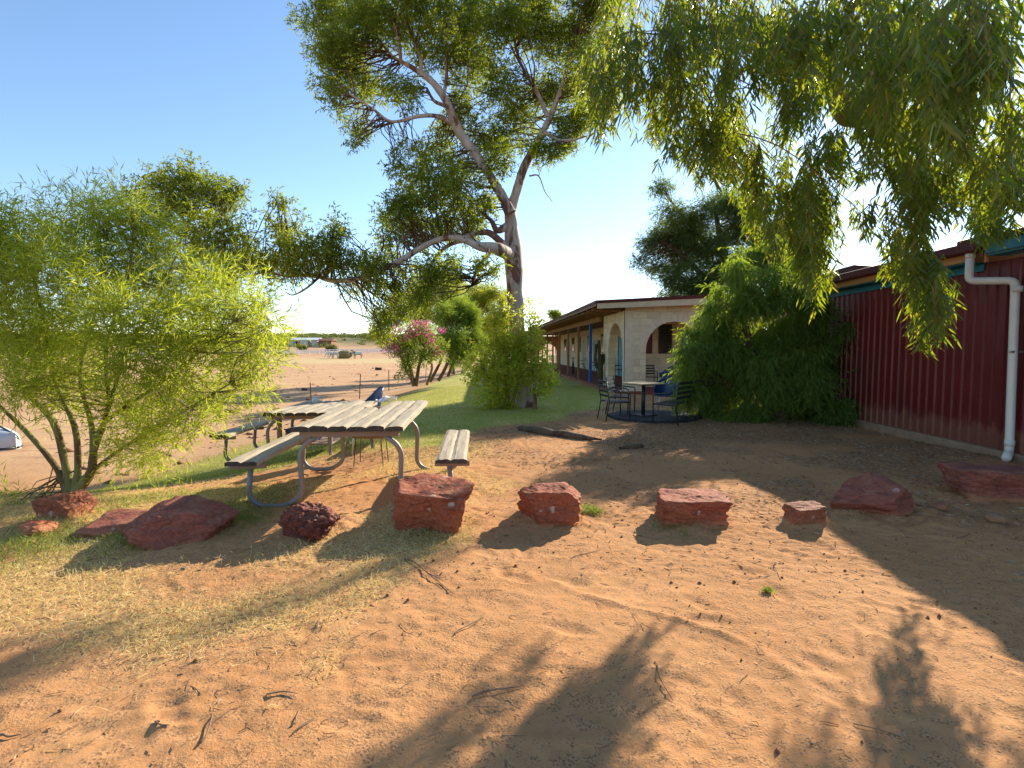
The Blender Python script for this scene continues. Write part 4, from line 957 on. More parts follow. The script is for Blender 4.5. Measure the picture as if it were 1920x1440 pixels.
# verandah ceiling and roof
mb = MB(); mb.box(-1.36, 2.36, .3, 38, 2.965, 2.98); mb.build('ceiling', m_rust, mot)
RO = MB()
xL, xR = -1.46, 6.3
RO.add([(xL, -.56, 3.22), (3.2, -.56, 3.47), (xR, -.56, 3.22), (xR, 38.5, 3.22), (3.2, 38.5, 3.47), (xL, 38.5, 3.22), (xL, -.55, 3.12), (3.2, -.55, 3.36), (xR, -.55, 3.12), (xR, 38.5, 3.12), (3.2, 38.5, 3.36), (xL, 38.5, 3.12)],
       [(0, 1, 4, 5), (1, 2, 3, 4), (7, 6, 11, 10), (8, 7, 10, 9), (0, 6, 7, 1), (1, 7, 8, 2), (5, 4, 10, 11), (4, 3, 9, 10), (0, 5, 11, 6), (2, 8, 9, 3)])
RO.build('roof', m_maroon2, mot)
mb = MB(); V = []
for (x, zb, zt) in ((xL + .06, 2.94, 3.115), (3.2, 3.13, 3.355), (xR, 2.94, 3.115)):
    V += [(x, -.52, zb), (x, -.52, zt), (x, -.48, zb), (x, -.48, zt)]
mb.add(V, [(0, 4, 5, 1), (4, 8, 9, 5), (2, 3, 7, 6), (6, 7, 11, 10), (0, 2, 6, 4), (4, 6, 10, 8), (1, 5, 7, 3), (0, 1, 3, 2), (5, 9, 11, 7), (8, 10, 11, 9)]); mb.build('fascia', m_cream, mot)
mb = MB(); mb.box(xL + .02, xL + .055, -.45, 38.3, 3.03, 3.118); mb.build('fascia', simple('brown_fascia', (.22, .12, .07)), mot)
mb = MB(); mb.add([(-.3, -.005, WH + .02), (5.9, -.005, WH + .02), (5.9, -.005, 3.05), (3.2, -.005, 3.33), (-.3, -.005, 3.1)], [(0, 1, 2, 3, 4)]); mb.add([(-.3, .04, WH + .02), (5.9, .04, WH + .02), (5.9, .04, 3.05), (3.2, .04, 3.33), (-.3, .04, 3.1)], [(4, 3, 2, 1, 0)]); mb.build('gable', m_blk_x, mot)
for k in range(34):
    yk = .4 + k * 1.12
    mb = MB(); mb.add([(xL + .06, yk, 2.99), (-.3, yk, 2.93 + .03), (-.3, yk, 3.11), (xL + .06, yk, 3.11), (xL + .06, yk + .05, 2.99), (-.3, yk + .05, 2.96), (-.3, yk + .05, 3.11), (xL + .06, yk + .05, 3.11)],
                 [(0, 1, 2, 3), (7, 6, 5, 4), (0, 4, 5, 1), (3, 2, 6, 7), (0, 3, 7, 4), (1, 5, 6, 2)]); mb.v = [(a, b, c - .06) for a, b, c in mb.v]; mb.build('rafter', m_timber, mot)
mw = mot.matrix_basis.copy(); MOTM = Matrix.Translation(mot.location) @ Matrix.Rotation(-AZ, 4, 'Z')
def ml(x, y, z=.06): return tuple(MOTM @ Vector((x, y, z)))

# ------------------------------------------------------------------ furniture
m_steel = simple('black_steel', (.02, .02, .022), (.03, .03, .032), 8, .4, .1, .001, .45)
m_bluep = simple('blue_plastic', (.02, .045, .16), (.018, .04, .13), 4, .35, .03, .001, .45)
m_alu = simple('aluminium', (.6, .6, .58), (.5, .5, .5), 8, .35, .05, .001, .5, .8)
def slat_seat(name, label, cat, loc, rz, width, group=None):
    t_ = thing(name, label, cat, loc, rz, group); h = width / 2
    for sx in (-1, 1):
        f = MB(); x = sx * h
        f.tube(bent([(x, -.24, 0), (x, -.25, .62), (x, .14, .65)], .06), .014, 8)
        f.tube(bent([(x, .30, 0), (x, .22, .42), (x, .30, .88)], .05), .014, 8)
        f.tube([(x, -.25, .41), (x, .22, .40)], .012, 8)
        f.build('side_frame', m_steel, t_, True)
    s = MB()
    for k in range(6): s.obox((0, -.22 + k * .078, .425), h, .026, .007)
    s.build('seat', m_steel, t_, bevel=.003)
    b = MB(); rot = Matrix.Rotation(R(-10), 3, 'X')
    for k in range(4): b.obox((0, .245 + .018 * k, .55 + k * .10), h, .007, .028, rot)
    b.build('backrest', m_steel, t_, bevel=.003)
    return t_
def tub_chair(name, label, loc, rz, group=None):
    t_ = thing(name, label, 'chair', loc, rz, group)
    V = []; Q = []; nu, nv = 18, 10
    for j in range(nv + 1):
        v = j / nv
        for i_ in range(nu + 1):
            u = i_ / nu * 2 - 1; a = u * R(105)
            top = .42 + .44 * (1 - sm(abs(u) * 1.25 - .15) * .62); z = .40 + (top - .40) * v
            r = .24 + .045 * v; V.append((math.sin(a) * r, math.cos(a) * r * .95 - .02 + .05 * v * math.cos(a), z))
    for j in range(nv):
        for i_ in range(nu):
            a = j * (nu + 1) + i_; Q.append((a, a + 1, a + nu + 2, a + nu + 1))
    o = MB().add(V, Q).build('backrest', m_bluep, t_, True); s = o.modifiers.new('Solid', 'SOLIDIFY'); s.thickness = .012
    mb = MB(); ring = [(math.sin(R(a)) * .245, -math.cos(R(a)) * .235 - .01, .41) for a in range(0, 360, 15)]
    mb.add([(x, y, .405) for x, y, z in ring] + [(x, y, .425) for x, y, z in ring], [tuple(range(24))[::-1], tuple(range(24, 48))] + [(i, (i + 1) % 24, (i + 1) % 24 + 24, i + 24) for i in range(24)]); mb.build('seat', m_bluep, t_, bevel=.006)
    for sx in (-1, 1):
        for sy in (-1, 1):
            MB().tube([(sx * .17, sy * .16, .405), (sx * .23, sy * .22, 0)], .012, 8).build('leg', m_alu, t_, True)
    return t_
zg = lambda x, y: float(hgt(x, y))
# mat and cafe set on it
mx, my = 3.15, 12.55
m_mat = simple('black_rubber', (.018, .02, .024), (.03, .032, .036), 6, .75, .3, .003)
mb = MB(); n = 40; ring = [(math.cos(i * 2 * math.pi / n) * 1.02 * (1 + .03 * math.sin(i * 5)), math.sin(i * 2 * math.pi / n) * 1.05) for i in range(n)]
mb.add([(x, y, -.03) for x, y in ring] + [(x, y, .035) for x, y in ring], [tuple(range(n, 2 * n)), tuple(range(n))[::-1]] + [(i, (i + 1) % n, (i + 1) % n + n, i + n) for i in range(n)])
mat_ = mb.build('rubber_mat', m_mat, None, bevel=.008); mat_.location = (mx + .1, my, zg(mx, my) + .015); tag(mat_, 'round black rubber mat under the cafe table', 'mat')
zt = zg(mx, my) + .05
tb_ = thing('cafe_table', 'square cafe table with cream top on a black column', 'table', (3.0, 12.5, zt), R(28))
MB().obox((0, 0, .735), .34, .34, .014).build('tabletop', simple('cream_laminate', (.62, .50, .30), (.55, .43, .25), 4, .35, .02), tb_, bevel=.006)
MB().obox((0, 0, .712), .30, .30, .008).build('top_plate', m_steel, tb_)
MB().tube([(0, 0, 0), (0, 0, .70)], .045, 14).build('column', m_steel, tb_, True)
MB().obox((0, 0, .012), .22, .22, .012).build('base', m_steel, tb_, bevel=.006)
slat_seat('slatted_chair', 'black slatted metal chair left of the cafe table', 'chair', (2.28, 12.15, zg(2.28, 12.15) + .0), R(100), .56)
slat_seat('slatted_chair', 'black slatted metal chair behind the left one, half hidden', 'chair', (2.62, 13.1, zg(2.6, 13.1) + .02), R(62), .56)
tub_chair('tub_chair', 'dark blue plastic tub chair behind the cafe table', (3.65, 12.95, zt), R(-25))
slat_seat('garden_bench', 'black slatted metal bench at the edge of the willowy bush', 'bench', (3.52, 11.7, zg(3.5, 11.7) + .015), R(-128), 1.3)
# small white folding leg stool visible at the mat edge
# verandah seats
slat_seat('slatted_chair', 'black slatted chair against the wall inside the front arch', 'chair', ml(1.05, 1.6), R(0), .56)
tub_chair('tub_chair', 'blue tub chair beside the slatted chair inside the front arch', ml(1.62, 1.35), R(-75))
base = slat_seat('slatted_chair', 'black slatted chair inside the side arch', 'chair', ml(1.9, 4.4), R(-90), .56)
for k, (x_, y_, rz, lab) in enumerate([(1.85, 9.6, -90, 'black slatted chair behind the blue post'), (1.85, 12.4, -90, 'black slatted chair left of the blue post by a window'),
        (1.85, 14.1, -90, 'black slatted chair between blue post and first timber post'), (1.9, 16.8, -90, 'black slatted chair behind the first timber post'), (1.9, 21.4, -90, 'black slatted chair far along the verandah behind the bicycle'), (1.2, 33.5, -70, 'dark chair at the far end of the verandah')]):
    dup(base, ml(x_, y_), R(rz), lab, 'chairs along the verandah wall')
base['group'] = 'chairs along the verandah wall'
vt = thing('small_table', 'small dark metal table on the verandah left of the cactus', 'table', ml(1.3, 10.9))
MB().obox((0, 0, .60), .28, .28, .012).build('tabletop', m_steel, vt)
for sx in (-1, 1):
    for sy in (-1, 1): MB().tube([(sx * .24, sy * .24, .6), (sx * .24, sy * .24, 0)], .012, 6).build('leg', m_steel, vt)
# bicycle
bk = thing('bicycle', 'dark bicycle parked on the verandah between timber posts', 'bicycle', ml(.15, 14.3), -AZ + R(78))
def ring_mb(r, rt, n=28, m=6, c=(0, 0, 0)):
    V = []; Q = []
    for i in range(n):
        a = 2 * math.pi * i / n
        for j in range(m):
            b = 2 * math.pi * j / m; V.append((c[0] + math.cos(a) * (r + rt * math.cos(b)), c[1] + rt * math.sin(b), c[2] + math.sin(a) * (r + rt * math.cos(b))))
    for i in range(n):
        for j in range(m): Q.append((i * m + j, ((i + 1) % n) * m + j, ((i + 1) % n) * m + (j + 1) % m, i * m + (j + 1) % m))
    return V, Q
for cx_ in (-.52, .52):
    w_ = MB().add(*ring_mb(.33, .022, c=(cx_, 0, .35))).build('wheel', m_mat, bk, True)
    s = MB()
    for k in range(12): s.tube([(cx_, 0, .35), (cx_ + math.cos(k * .5236) * .32, 0, .35 + math.sin(k * .5236) * .32)], .0025, 3)
    s.build('spokes', m_alu, w_)
fb_ = MB()
for a, b in (((-.52, .35), (-.18, .82)), ((-.18, .90), (-.05, .32)), ((-.05, .32), (.36, .80)), ((-.17, .78), (.36, .82)), ((-.52, .35), (-.05, .32)), ((.52, .35), (.34, .95))): fb_.tube([(a[0], 0, a[1]), (b[0], 0, b[1])], .018, 8)
fb_.build('frame', m_steel, bk, True); MB().obox((-.19, 0, .93), .13, .06, .025).build('saddle', m_mat, bk, bevel=.02)
MB().tube(bent([(.28, -.28, 1.02), (.36, -.1, .98), (.36, .1, .98), (.28, .28, 1.02)], .05), .013, 8).build('handlebar', m_alu, bk, True)

# cactus by the side arch
m_cac = simple('cactus_skin', (.05, .055, .022), (.075, .06, .03), 10, .7, .4, .01)
cc = thing('cactus', 'tall dark cactus with short arms beside the side arch', 'cactus', ml(-.47, 3.3, .06)); cc.scale = (.62, .62, .85)
def cact(pts, r, n=48):
    p, rr = smooth_line(pts, r, 5); V, Q = tube_arrays(p, rr, n); ax = np.repeat(p, n, 0); k = np.tile(1 + .13 * np.cos(np.arange(n) * 2 * np.pi / n * 8), len(p)); V = ax + (V - ax) * k[:, None]
    return MB().add(V, Q)
cact([(0, 0, 0), (.02, 0, .5), (-.02, 0, 1.0), (0, 0, 1.45), (0, 0, 1.5)], [.16, .17, .17, .15, .03]).build('stem', m_cac, cc, True)
for a in ([(-.1, 0, .85), (-.3, 0, 1.0), (-.33, 0, 1.4), (-.3, 0, 1.95), (-.3, 0, 2.0)], [(.05, 0, 1.0), (.2, .05, 1.15), (.2, .05, 1.5), (.2, .05, 1.55)], [(-.05, 0, 1.3), (-.1, 0, 1.7), (-.12, 0, 2.15), (-.12, 0, 2.2)]):
    cact(a, list(np.interp(np.linspace(0, 1, len(a)), [0, .8, 1], [.09, .085, .02])), 40).build('arm', m_cac, cc, True)

# log on the dirt
def logt(pts, D, lab, r_, name='log'):
    q = [G(a, b) for a, b in pts]; q = [np.array([p[0], p[1], p[2] + r_ * .35]) for p in q]
    p, r = smooth_line(q, [r_ * .5, r_, r_ * .95, r_ * .7, r_ * .25][:len(q)], 6); V, Q = tube_arrays(p, r, 14)
    ax = np.repeat(p, 14, 0); V = ax + (V - ax) * (1 + .9 * vn3(V, 5.)[:, None]) * np.array([1, 1, .75])
    return tag(MB().add(V, Q).build(name, m_dark, None, True), lab, 'log')
logt([(975, 806), (1010, 812), (1050, 818), (1090, 824), (1128, 828)], 9, 'dark weathered root log on the dirt before the cafe table', .10)
logt([(1162, 842), (1185, 840), (1205, 838)], 8, 'short dark buried root near the log', .05, 'root')

# ------------------------------------------------------------------ picnic tables
def woodmat(name, a, b, dark, ax=1):
    t = NT(name); o = t.obj(); sc = [14, 14, 14]; sc[ax] = .9; v = t.map(o, tuple(sc)); n1 = t.noise(v, 1, 6, .65, .4); n2 = t.noise(t.map(o, tuple(4 * s for s in sc)), 1, 4, .6); n3 = t.noise(o, 2.5, 4)
    c = t.mix(t.ramp(n1, [(.3, 0), (.7, .8)]), a, b); c = t.mix(t.ramp(n2, [(.6, 0), (.7, .7)]), c, dark); c = t.mix(t.ramp(n3, [(.45, 0), (.7, .45)]), c, (.36, .29, .18))
    return t.done(t.bsdf(c, .85, t.bump(t.math('ADD', n1, n2), .7, .008), .2))
m_wood = woodmat('weathered_wood', (.50, .42, .30), (.33, .27, .20), (.11, .08, .055))
m_woodend = simple('dark_end_grain', (.06, .045, .035), (.09, .07, .05), 30, .95, .6, .006)
m_batten = simple('dusty_batten', (.33, .23, .17), (.22, .15, .11), 8, .85, .3, .003, .2, 0, (.2, 1, 1))
m_pipe = simple('grey_pipe', (.19, .21, .22), (.30, .21, .15), 8, .5, .15, .002, .4, .3)
def plank(x0, x1, y0, y1, z, th, seed, par, name='plank'):
    g = np.random.default_rng(seed); nx_, ny_ = 6, 36; V = []; F_ = []
    xs = np.linspace(x0, x1, nx_); ys = np.linspace(y0, y1, ny_)
    X_, Yy = np.meshgrid(xs, ys); q = np.stack([X_.ravel(), Yy.ravel(), np.zeros(X_.size)], 1)
    crown = .004 * (1 - ((q[:, 0] - (x0 + x1) / 2) / ((x1 - x0) / 2)) ** 2)
    edge = np.abs(q[:, 0] - (x0 + x1) / 2) / ((x1 - x0) / 2)
    top = z + crown * .8 + vn3(q + seed, 3.) * .014 + vn3(q * np.array([3, .5, 1]) + seed, 8.) * .007 - np.where(edge > .95, .010, 0)
    jit = np.where((Yy.ravel() <= ys[0] + 1e-6) | (Yy.ravel() >= ys[-1] - 1e-6), 1, 0)
    yj = q[:, 1] + jit * g.normal(0, .008, len(q)); xj = q[:, 0] + np.where(edge > .95, vn3(q + seed, 5.) * .016, 0)
    Vt = np.stack([xj, yj, top], 1); Vb = np.stack([xj, yj, np.full(len(q), z - th)], 1)
    me_v = np.vstack([Vt, Vb]); N = len(q)
    for j in range(ny_ - 1):
        for i in range(nx_ - 1):
            a = j * nx_ + i; F_.append((a, a + 1, a + nx_ + 1, a + nx_)); F_.append((N + a, N + a + nx_, N + a + nx_ + 1, N + a + 1))
    for i in range(nx_ - 1):
        F_.append((i, N + i, N + i + 1, i + 1)); a = (ny_ - 1) * nx_ + i; F_.append((a, a + 1, N + a + 1, N + a))
    ne = len(F_)
    for j in range(ny_ - 1):
        a = j * nx_; F_.append((a, a + nx_, N + a + nx_, N + a)); a += nx_ - 1; F_.append((a, N + a, N + a + nx_, a + nx_))
    o = MB().add(me_v, F_).build(name, m_wood, par); o.data.materials.append(m_woodend)
    st = 2 * (nx_ - 1) * (ny_ - 1)
    for k in range(st, ne): o.data.polygons[k].material_index = 1
    return o
def picnic(label, loc, rz, L=2.6, top=.78, W=1.06, seat=.46, so_=1.0, bl=(2.1, 1.9), gap=True, seed=0, tilt=0.):
    t_ = thing('picnic_table', label, 'picnic table', loc, rz, 'weathered picnic tables with pipe frames'); t_.rotation_euler = (tilt, 0, rz)
    w5 = W / 6; y0, y1 = -L / 2, L / 2
    for k in range(6):
        x0 = -W / 2 + k * w5; sh = (.0, .03, -.01, .02, .0, .015)[k]
        if gap and k == 2: plank(x0 + .004, x0 + w5 - .004, y0 + sh * .4, y1 - .95, top, .048, seed + k, t_)
        else: plank(x0 + .004, x0 + w5 - .004, y0 + sh * .4, y1 - abs(sh), top, .048, seed + k, t_)
    for yb in (y0 + .12, y1 - .35, 0): MB().obox((0, yb, top - .048 - .032), W / 2 - .06, .03, .030).build('batten', m_batten, t_, bevel=.005)
    for s, l in ((-1, bl[0]), (1, bl[1])):
        for q in (0, 1): plank(s * so_ - .15 + q * .15, s * so_ - .15 + q * .15 + .145, y0 + .0, y0 + l, seat, .045, seed + 20 + s + q * 3, t_, 'bench_plank')
        for yb in (y0 + .15, y0 + l - .3):
            MB().obox((s * so_, yb, seat - .045 - .026), .17, .028, .025).build('bench_batten', m_batten, t_, bevel=.004)
            U = [(s * so_ * .97, yb, seat - .07), (s * so_ * 1.0, yb, .10), (s * so_ * .90, yb, .0), (s * .62, yb, .0), (s * .47, yb, .10), (s * .49, yb, .56), (s * .30, yb, top - .09)]
            MB().tube(bent(U, .16, 7), .026, 12).build('leg', m_pipe, t_, True)
    return t_
pt = picnic('nearest weathered picnic table with a white paper wedged in its gap', (-1.64, 6.45, zg(-1.64, 6.45) - .02), R(3.6), 2.62, .79, 1.06, .47, .98)
p2 = picnic('second weathered picnic table behind the first with a mug on it', (-3.35, 9.35, zg(-3.35, 9.35) - .03), R(2), 2.0, .80, 1.0, .47, 1.15, (1.5, 1.5), False, 40)
# white paper in the gap
mb = MB(); V = []; nP = 8
for j in range(nP + 1):
    for i in range(5):
        u, v = i / 4, j / nP; V.append((-.08 + u * .17 + .02 * math.sin(v * 11), v * .5, .012 + abs(.05 * math.sin(u * 4 + v * 7)) + .05 * (u > .6) * (.5 + .5 * math.sin(v * 5)) + .01 * ((i * 7 + j * 5) % 3)))
Qp = [(j * 5 + i, j * 5 + i + 1, j * 5 + i + 6, j * 5 + i + 5) for j in range(nP) for i in range(4)]
pp_ = mb.add(V, Qp).build('paper', simple('white_paper', (.8, .8, .8), (.72, .73, .76), 5, .8), None, False); pp_.location = (-1.70, 6.95, zg(-1.7, 7) + .79); pp_.rotation_euler = (0, 0, R(-8)); s_ = pp_.modifiers.new('Solid', 'SOLIDIFY'); s_.thickness = .003
tag(pp_, 'crumpled white paper in the gap of the near picnic table', 'paper')
# mug on the second table
mg = thing('mug', 'white mug standing on the second picnic table', 'mug', tuple(P(592, 753, 9.9) + np.array([0, 0, .0])))
mg.location.z = zg(-3.5, 9.9) + .785
def lathe(prof, n=20):
    V = []; Q = []
    for r, z in prof:
        for i in range(n): V.append((math.cos(i * 2 * math.pi / n) * r, math.sin(i * 2 * math.pi / n) * r, z))
    for j in range(len(prof) - 1):
        for i in range(n): Q.append((j * n + i, j * n + (i + 1) % n, (j + 1) * n + (i + 1) % n, (j + 1) * n + i))
    return MB().add(V, Q)
m_wh = simple('white_ceramic', (.75, .74, .7), None, 4, .4)
lathe([(.0, .0), (.055, 0), (.062, .05), (.062, .12), (.056, .12), (.055, .01), (0, .01)]).build('cup', m_wh, mg, True)
MB().tube(bent([(.06, 0, .10), (.11, 0, .10), (.11, 0, .03), (.06, 0, .03)], .03), .008, 8).build('handle', m_wh, mg, True)
# blue tub chair and wooden stool behind the near table
bc = tub_chair('tub_chair', 'blue plastic chair showing above the far end of the near table', (-2.25, 8.25, zg(-2.25, 8.25) + .03), R(-62))
bc.scale = (1, 1, 1.12)
m_rusty0 = simple('brown_iron', (.16, .09, .06), (.1, .06, .04), 12, .8)
st_ = thing('stool', 'low brown wooden stool under the near picnic table', 'stool', (-1.85, 7.15, zg(-1.85, 7.15)))
MB().obox((0, 0, .40), .2, .17, .025).build('seat', simple('brown_wood', (.28, .13, .04), (.2, .09, .03), 8, .6), st_, bevel=.006)
for sx in (-1, 1):
    for sy in (-1, 1): MB().tube([(sx * .16, sy * .13, .38), (sx * .19, sy * .15, 0)], .007, 6).build('leg', m_rusty0, st_)
# blue crate on the second table's shelf
sh_ = MB().box(-.42, .42, -.62, .3, .235, .262).build('shelf', m_batten, p2)
for sx in (-1, 1): MB().box(sx * .40 - .03, sx * .40 + .03, -.62, -.56, .262, .69).build('strut', m_batten, p2)
cr = thing('crate', 'dark blue plastic crate on the shelf beneath the second picnic table', 'crate', (-3.45, 9.05, zg(-3.35, 9.35) - .03 + .264)); cr.scale = (1, 1, .42)
cb = MB()
for (a, b, c, d) in ((-.24, .24, -.18, -.165), (-.24, .24, .165, .18), (-.24, -.225, -.165, .165), (.225, .24, -.165, .165)): cb.box(a, b, c, d, 0.02, .5)
cb.box(-.225, .225, -.165, .165, .02, .035); cb.build('body', m_bluep, cr, bevel=.004)
mb = MB(); mb.box(-.255, .255, -.195, -.181, .46, .51); mb.box(-.255, .255, .181, .195, .46, .51); mb.build('rim', m_bluep, cr)
# upturned dinghy at the left edge
dn = thing('dinghy', 'pale grey upturned dinghy half seen behind the shrub at far left', 'boat', (-12.15, 12.3, zg(-12.1, 12.3)), R(-12))
V = []; Q = []; ns, nc = 24, 12
for i in range(ns + 1):
    u = i / ns; wd = .62 * (1 - (u ** 3.2)) ** .6 * (.75 + .25 * sm(u * 4)); hh = .62 - .1 * u * u
    for j in range(nc + 1):
        a = math.pi * j / nc; V.append((-1.3 + 2.5 * u, math.cos(a) * wd, hh * (abs(math.sin(a)) ** .6) * (1 - .25 * u ** 4)))
for i in range(ns):
    for j in range(nc): a = i * (nc + 1) + j; Q.append((a, a + 1, a + nc + 2, a + nc + 1))
MB().add(V, Q).build('hull', simple('grey_white_paint', (.6, .62, .62), (.5, .5, .5), 3, .45), dn, True)
for sgn in (-1, 1):
    pts = [(-1.3 + 2.5 * u, sgn * (.62 * (1 - (u ** 3.2)) ** .6 * (.75 + .25 * sm(u * 4)) + .005), .05 + .02 * u) for u in np.linspace(0, .999, 16)]
    MB().tube(pts, .025, 6).build('gunwale', m_steel, dn, True)
MB().tube([(-1.3, 0, .62), (.6, 0, .60), (1.1, 0, .40)], .02, 6).build('keel', m_steel, dn, True)

# ------------------------------------------------------------------ fences, paddock, horses
m_rusty = simple('rusty_iron', (.10, .05, .03), (.06, .035, .025), 12, .8)
wf = thing('wire_fence', 'rusty star picket wire fence along the paddock edge', 'fence', (0, 0, 0))
posts = [(400, 778, 735), (470, 764, 722), (584, 757, 717), (674, 748, 701), (729, 733, 694), (798, 712, 680)]
pp = []
for (x, yb, yt) in posts:
    g = G(x, yb); pp.append(g); zt = P(x, yt, g[1])[2]
    lean = rng.normal(0, .05)
    MB().tube([g - np.array([0, 0, .1]), (g[0] + lean + .03, g[1], zt)], .022, 6).build('post', m_rusty, wf)
for hz in (.35, .7):
    for a, b in zip(pp[:-1], pp[1:]):
        MB().tube([a + np.array([0, 0, hz]), (a + b) / 2 + np.array([0, 0, hz - .03]), b + np.array([0, 0, hz])], .004, 4).build('wire', m_rusty, wf)
m_white = simple('white_paint', (.78, .79, .8), (.7, .7, .72), 1, .5)
fence = thing('rail_fence', 'long white rail fence across the far side of the paddock', 'fence', (0, 0, 0))
fa = np.array([-96., 134.]); fbp = np.array([-30., 168.]); nf = 27; fpts = [fa + (fbp - fa) * k / nf for k in range(nf + 1)]
for p in fpts:
    z = zg(*p); MB().box(p[0] - .09, p[0] + .09, p[1] - .09, p[1] + .09, z - .2, z + 1.35).build('post', m_white, fence)
for hz in (.45, .85, 1.25):
    m = MB()
    for a, b in zip(fpts[:-1], fpts[1:]):
        za, zb = zg(*a) + hz, zg(*b) + hz
        m.add([(a[0], a[1], za - .11), (b[0], b[1], zb - .11), (b[0], b[1], zb + .11), (a[0], a[1], za + .11), (a[0], a[1] + .05, za - .08), (b[0], b[1] + .05, zb - .08), (b[0], b[1] + .05, zb + .08), (a[0], a[1] + .05, za + .08)], [(0, 1, 2, 3), (7, 6, 5, 4), (3, 2, 6, 7), (0, 4, 5, 1)])
    m.build('rail', m_white, fence)
def horse(label, px, D, rz, mat, head='down', rug=None, scale=1.):
    x = (px - 960) / F * D; root = thing('horse', label, 'horse', (x, D, zg(x, D)), rz); root.scale = (scale,) * 3
    me = bpy.data.meshes.new('body')
    nb = [(-.62, 0, 1.22), (0, 0, 1.2), (.55, 0, 1.25)]; rb = [.30, .33, .29]
    v = list(nb); r = list(rb); e = [(0, 1), (1, 2)]
    hd = [(.85, 0, 1.2), (1.15, 0, .8), (1.35, 0, .45), (1.55, 0, .25)] if head == 'down' else [(.85, 0, 1.5), (1.08, 0, 1.85), (1.25, 0, 1.92), (1.6, 0, 1.7)]
    rh = [.19, .13, .13, .08]; i0 = 2
    for q, w_ in zip(hd, rh): v.append(q); r.append(w_); e.append((i0, len(v) - 1)); i0 = len(v) - 1
    for bx_, bi, ln in ((-.72, 0, 1), (.55, 2, 0)):
        for sy in (-.17, .17):
            ch = [(bx_, sy, .95), (bx_ + (-.1 if ln else .03), sy, .55), (bx_ + (-.02 if ln else .0), sy, .1), (bx_ + .04, sy, .0)]; rl = [.15, .075, .05, .06]; i0 = bi
            for q, w_ in zip(ch, rl): v.append(q); r.append(w_); e.append((i0, len(v) - 1)); i0 = len(v) - 1
    i0 = 0
    for q, w_ in (((-.98, 0, 1.15), .06), ((-1.05, 0, .7), .05), ((-1.03, 0, .45), .02)): v.append(q); r.append(w_); e.append((i0, len(v) - 1)); i0 = len(v) - 1
    me.from_pydata(v, e, []); o = link('body', me, mat, root); md = o.modifiers.new('Skin', 'SKIN')
    for k, sv in enumerate(me.skin_vertices[0].data): sv.radius = (r[k], r[k]); sv.use_root = (k == 1)
    ss = o.modifiers.new('Sub', 'SUBSURF'); ss.levels = 1; ss.render_levels = 1
    if rug:
        V = []; Q = []
        for i in range(9):
            for j in range(9):
                a = R(-25) + j / 8 * R(230); xx = -.85 + i / 8 * 1.5; V.append((xx, math.cos(a) * .37, 1.21 + math.sin(a) * .37))
        for i in range(8):
            for j in range(8): Q.append((i * 9 + j, i * 9 + j + 1, i * 9 + j + 10, i * 9 + j + 9))
        MB().add(V, Q).build('rug', rug, root, True)
    return root
m_hg = simple('grey_coat', (.42, .36, .30), (.5, .45, .40), 2, .7); m_hw = simple('white_coat', (.62, .58, .52), (.5, .46, .42), 2, .7); m_hb = simple('bay_coat', (.17, .07, .035), (.12, .05, .03), 2, .6)
horse('grey horse grazing at the left of the hay', 628, 124, R(165), m_hg)
horse('white horse half hidden behind the grey one', 620, 127, R(175), m_hw)
horse('grey horse at the right of the hay, head in it', 659, 127, R(-20) + math.pi, m_hg)
horse('bay horse in a pale rug standing at the far right', 671, 124, R(200), m_hb, 'up', simple('mint_rug', (.55, .68, .62), None, 2, .7))
m_hay = simple('hay', (.36, .28, .12), (.22, .18, .07), 3, .95, 1., .2)
hb = MB().add(*[a for a in (lambda v_, f_: (v_, f_))(*rock_shape(77, 3.6, 3., 2.1, nplanes=5, sub=4, rough=.08))]).build('hay_pile', m_hay, None, True)
hx = (645 - 960) / F * 126; hb.location = (hx, 126.5, zg(hx, 126) + .85); tag(hb, 'brown heap of hay between the horses in the paddock', 'hay')
for px_, py_, lab, s_ in ((710, 694, 'dark block lying on the paddock dirt', .35), (571, 732, 'small rusty tin on the shaded paddock edge', .14)):
    g = G(px_, py_); bb_ = MB().obox((0, 0, .4), 1., .7, .4, Matrix.Rotation(R(6), 3, 'Y')).build('block', m_rusty, None, bevel=.12); bb_.scale = (s_,) * 3; bb_.location = tuple(g); tag(bb_, lab, 'block')
# distant buildings
def far_build(label, px0, px1, D, h, roofc, wallm, doors):
    xa, xb = (px0 - 960) / F * D, (px1 - 960) / F * D; z = zg((xa + xb) / 2, D); root = thing('farm_building', label, 'building', ((xa + xb) / 2, D, z)); hw = (xb - xa) / 2
    MB().box(-hw, hw, 0, 6, -1, h).build('wall', wallm, root)
    MB().add([(-hw - .5, -.6, h), (hw + .5, -.6, h), (hw + .5, 3, h + .9), (-hw - .5, 3, h + .9), (hw + .5, 6.6, h), (-hw - .5, 6.6, h)], [(0, 1, 2, 3), (3, 2, 4, 5), (0, 3, 5), (1, 4, 2)]).build('roof', roofc, root)
    for u in doors: MB().box(-hw + u * 2 * hw - .8, -hw + u * 2 * hw + .8, -.05, .0, 0, h * .8).build('door', m_glass, root)
far_build('long low white building across the paddock', 545, 596, 215, 2.6, m_white, simple('dusty_white', (.62, .62, .62)), (.2, .3, .72))
far_build('small low brown shed right of the white building', 598, 622, 212, 2.4, m_rust, m_rust, (.6,))
Vc = []; Tc = []; k = 0; gp = np.random.default_rng(91)
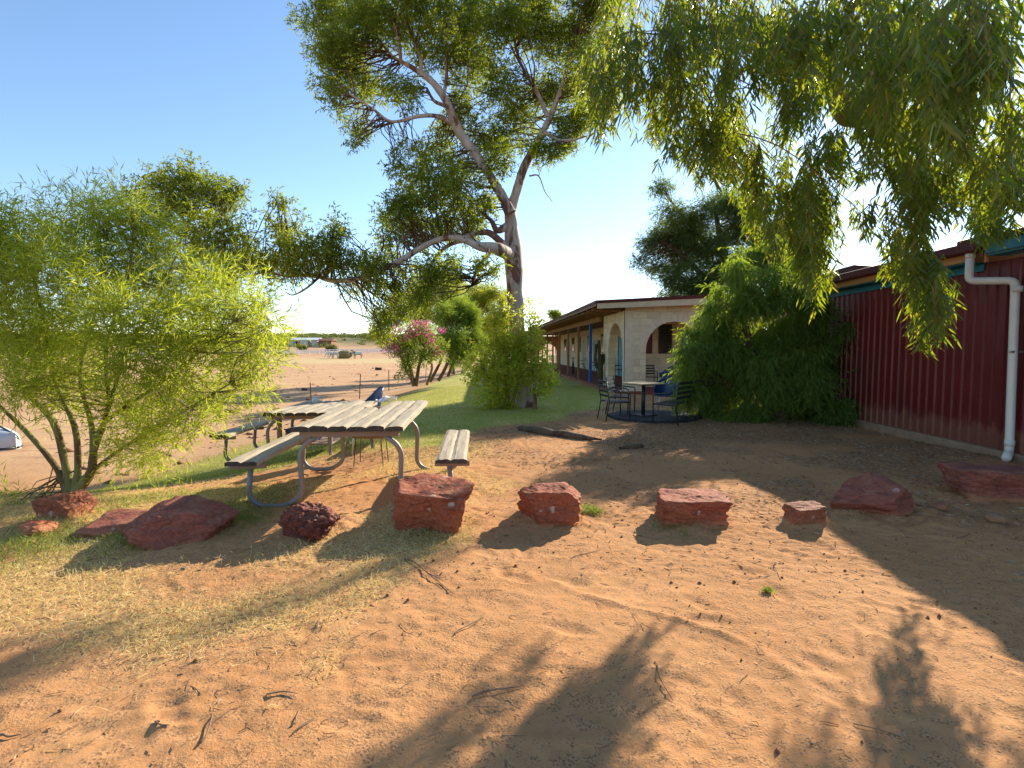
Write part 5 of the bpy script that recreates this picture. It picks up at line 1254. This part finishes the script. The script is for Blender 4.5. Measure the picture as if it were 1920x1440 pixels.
for _ in range(900):
    y = 9 + 85 * gp.random() ** 1.5; x = gp.uniform(-.85, -.16) * y
    if x > -6 or lawn_mask(np.array([x]), np.array([y]))[0] > .1: continue
    c0 = np.array([x, y, zg(x, y)]); s_ = gp.gamma(2., .022) + .02
    Vc.append(c0 + oct_ * s_ * gp.uniform(.6, 1.4, (6, 3)) * np.array([1.3, 1, .6])); Tc.append(of + k); k += 6
tag(link('paddock_clods', fast_mesh('paddock_clods', np.vstack(Vc), None, np.vstack(Tc), True), m_clod), 'dung and clods dotted over the bare paddock', 'clods', kind='stuff')
# scrub on the hill
gs = np.random.default_rng(31)
m_scrub = leafmat('scrub_leaf', [(.07, .09, .025), (.11, .13, .035), (.15, .15, .05), (.05, .065, .025)], [(.2, .24, .05), (.3, .3, .08)], .3, .7, .1)
f = Foliage(); N = 0
while N < 6500:
    D = 180 + 320 * gs.random() ** .62; px = gs.uniform(-200, 1000); x = (px - 960) / F * D
    if 618 < px < 712 and D < 330 and gs.random() < .93: continue
    if D < 225 and gs.random() < .6: continue
    N += 1; s = gs.uniform(.7, 2.0) * (1.35 if D > 360 else 1); c = np.array([x, D, zg(x, D) + s * .5]); n = 26
    p = c + rdir(n, gs) * (gs.random((n, 1)) ** .4) * np.array([s * 1.2, s * .8, s * .7])
    f.add(*leaf_arrays(p, gs.normal(size=(n, 3)), .9, .28, 0, 0, gs))
sc = f.build('scrub', m_scrub, None); tag(sc, 'low green scrub covering the far hillside', 'scrub', kind='stuff')
for k, (px, D, s, lab) in enumerate(((684, 300, 3.2, 'dark round bush on the bare red hillside'), (698, 280, 2.6, 'olive bush just right of the dark round one'), (590, 420, 3.5, 'tall bush breaking the skyline above the white building'), (622, 180, 1.6, 'low bush in front of the brown shed'), (568, 190, 1.5, 'low green bush before the white building'))):
    x = (px - 960) / F * D; f = Foliage(); c = np.array([0, 0, s * .5]); n = 260
    p = c + rdir(n, gs) * (gs.random((n, 1)) ** .4) * np.array([s * 1.2, s, s * .7])
    f.add(*leaf_arrays(p, gs.normal(size=(n, 3)), .8, .22, 0, 0, gs))
    root = thing('bush', lab, 'bush', (x, D, zg(x, D))); f.build('foliage', m_scrub, root)
    MB().tube([(0, 0, -.1), (0, 0, s * .5)], .08, 6).build('stem', m_dark, root)
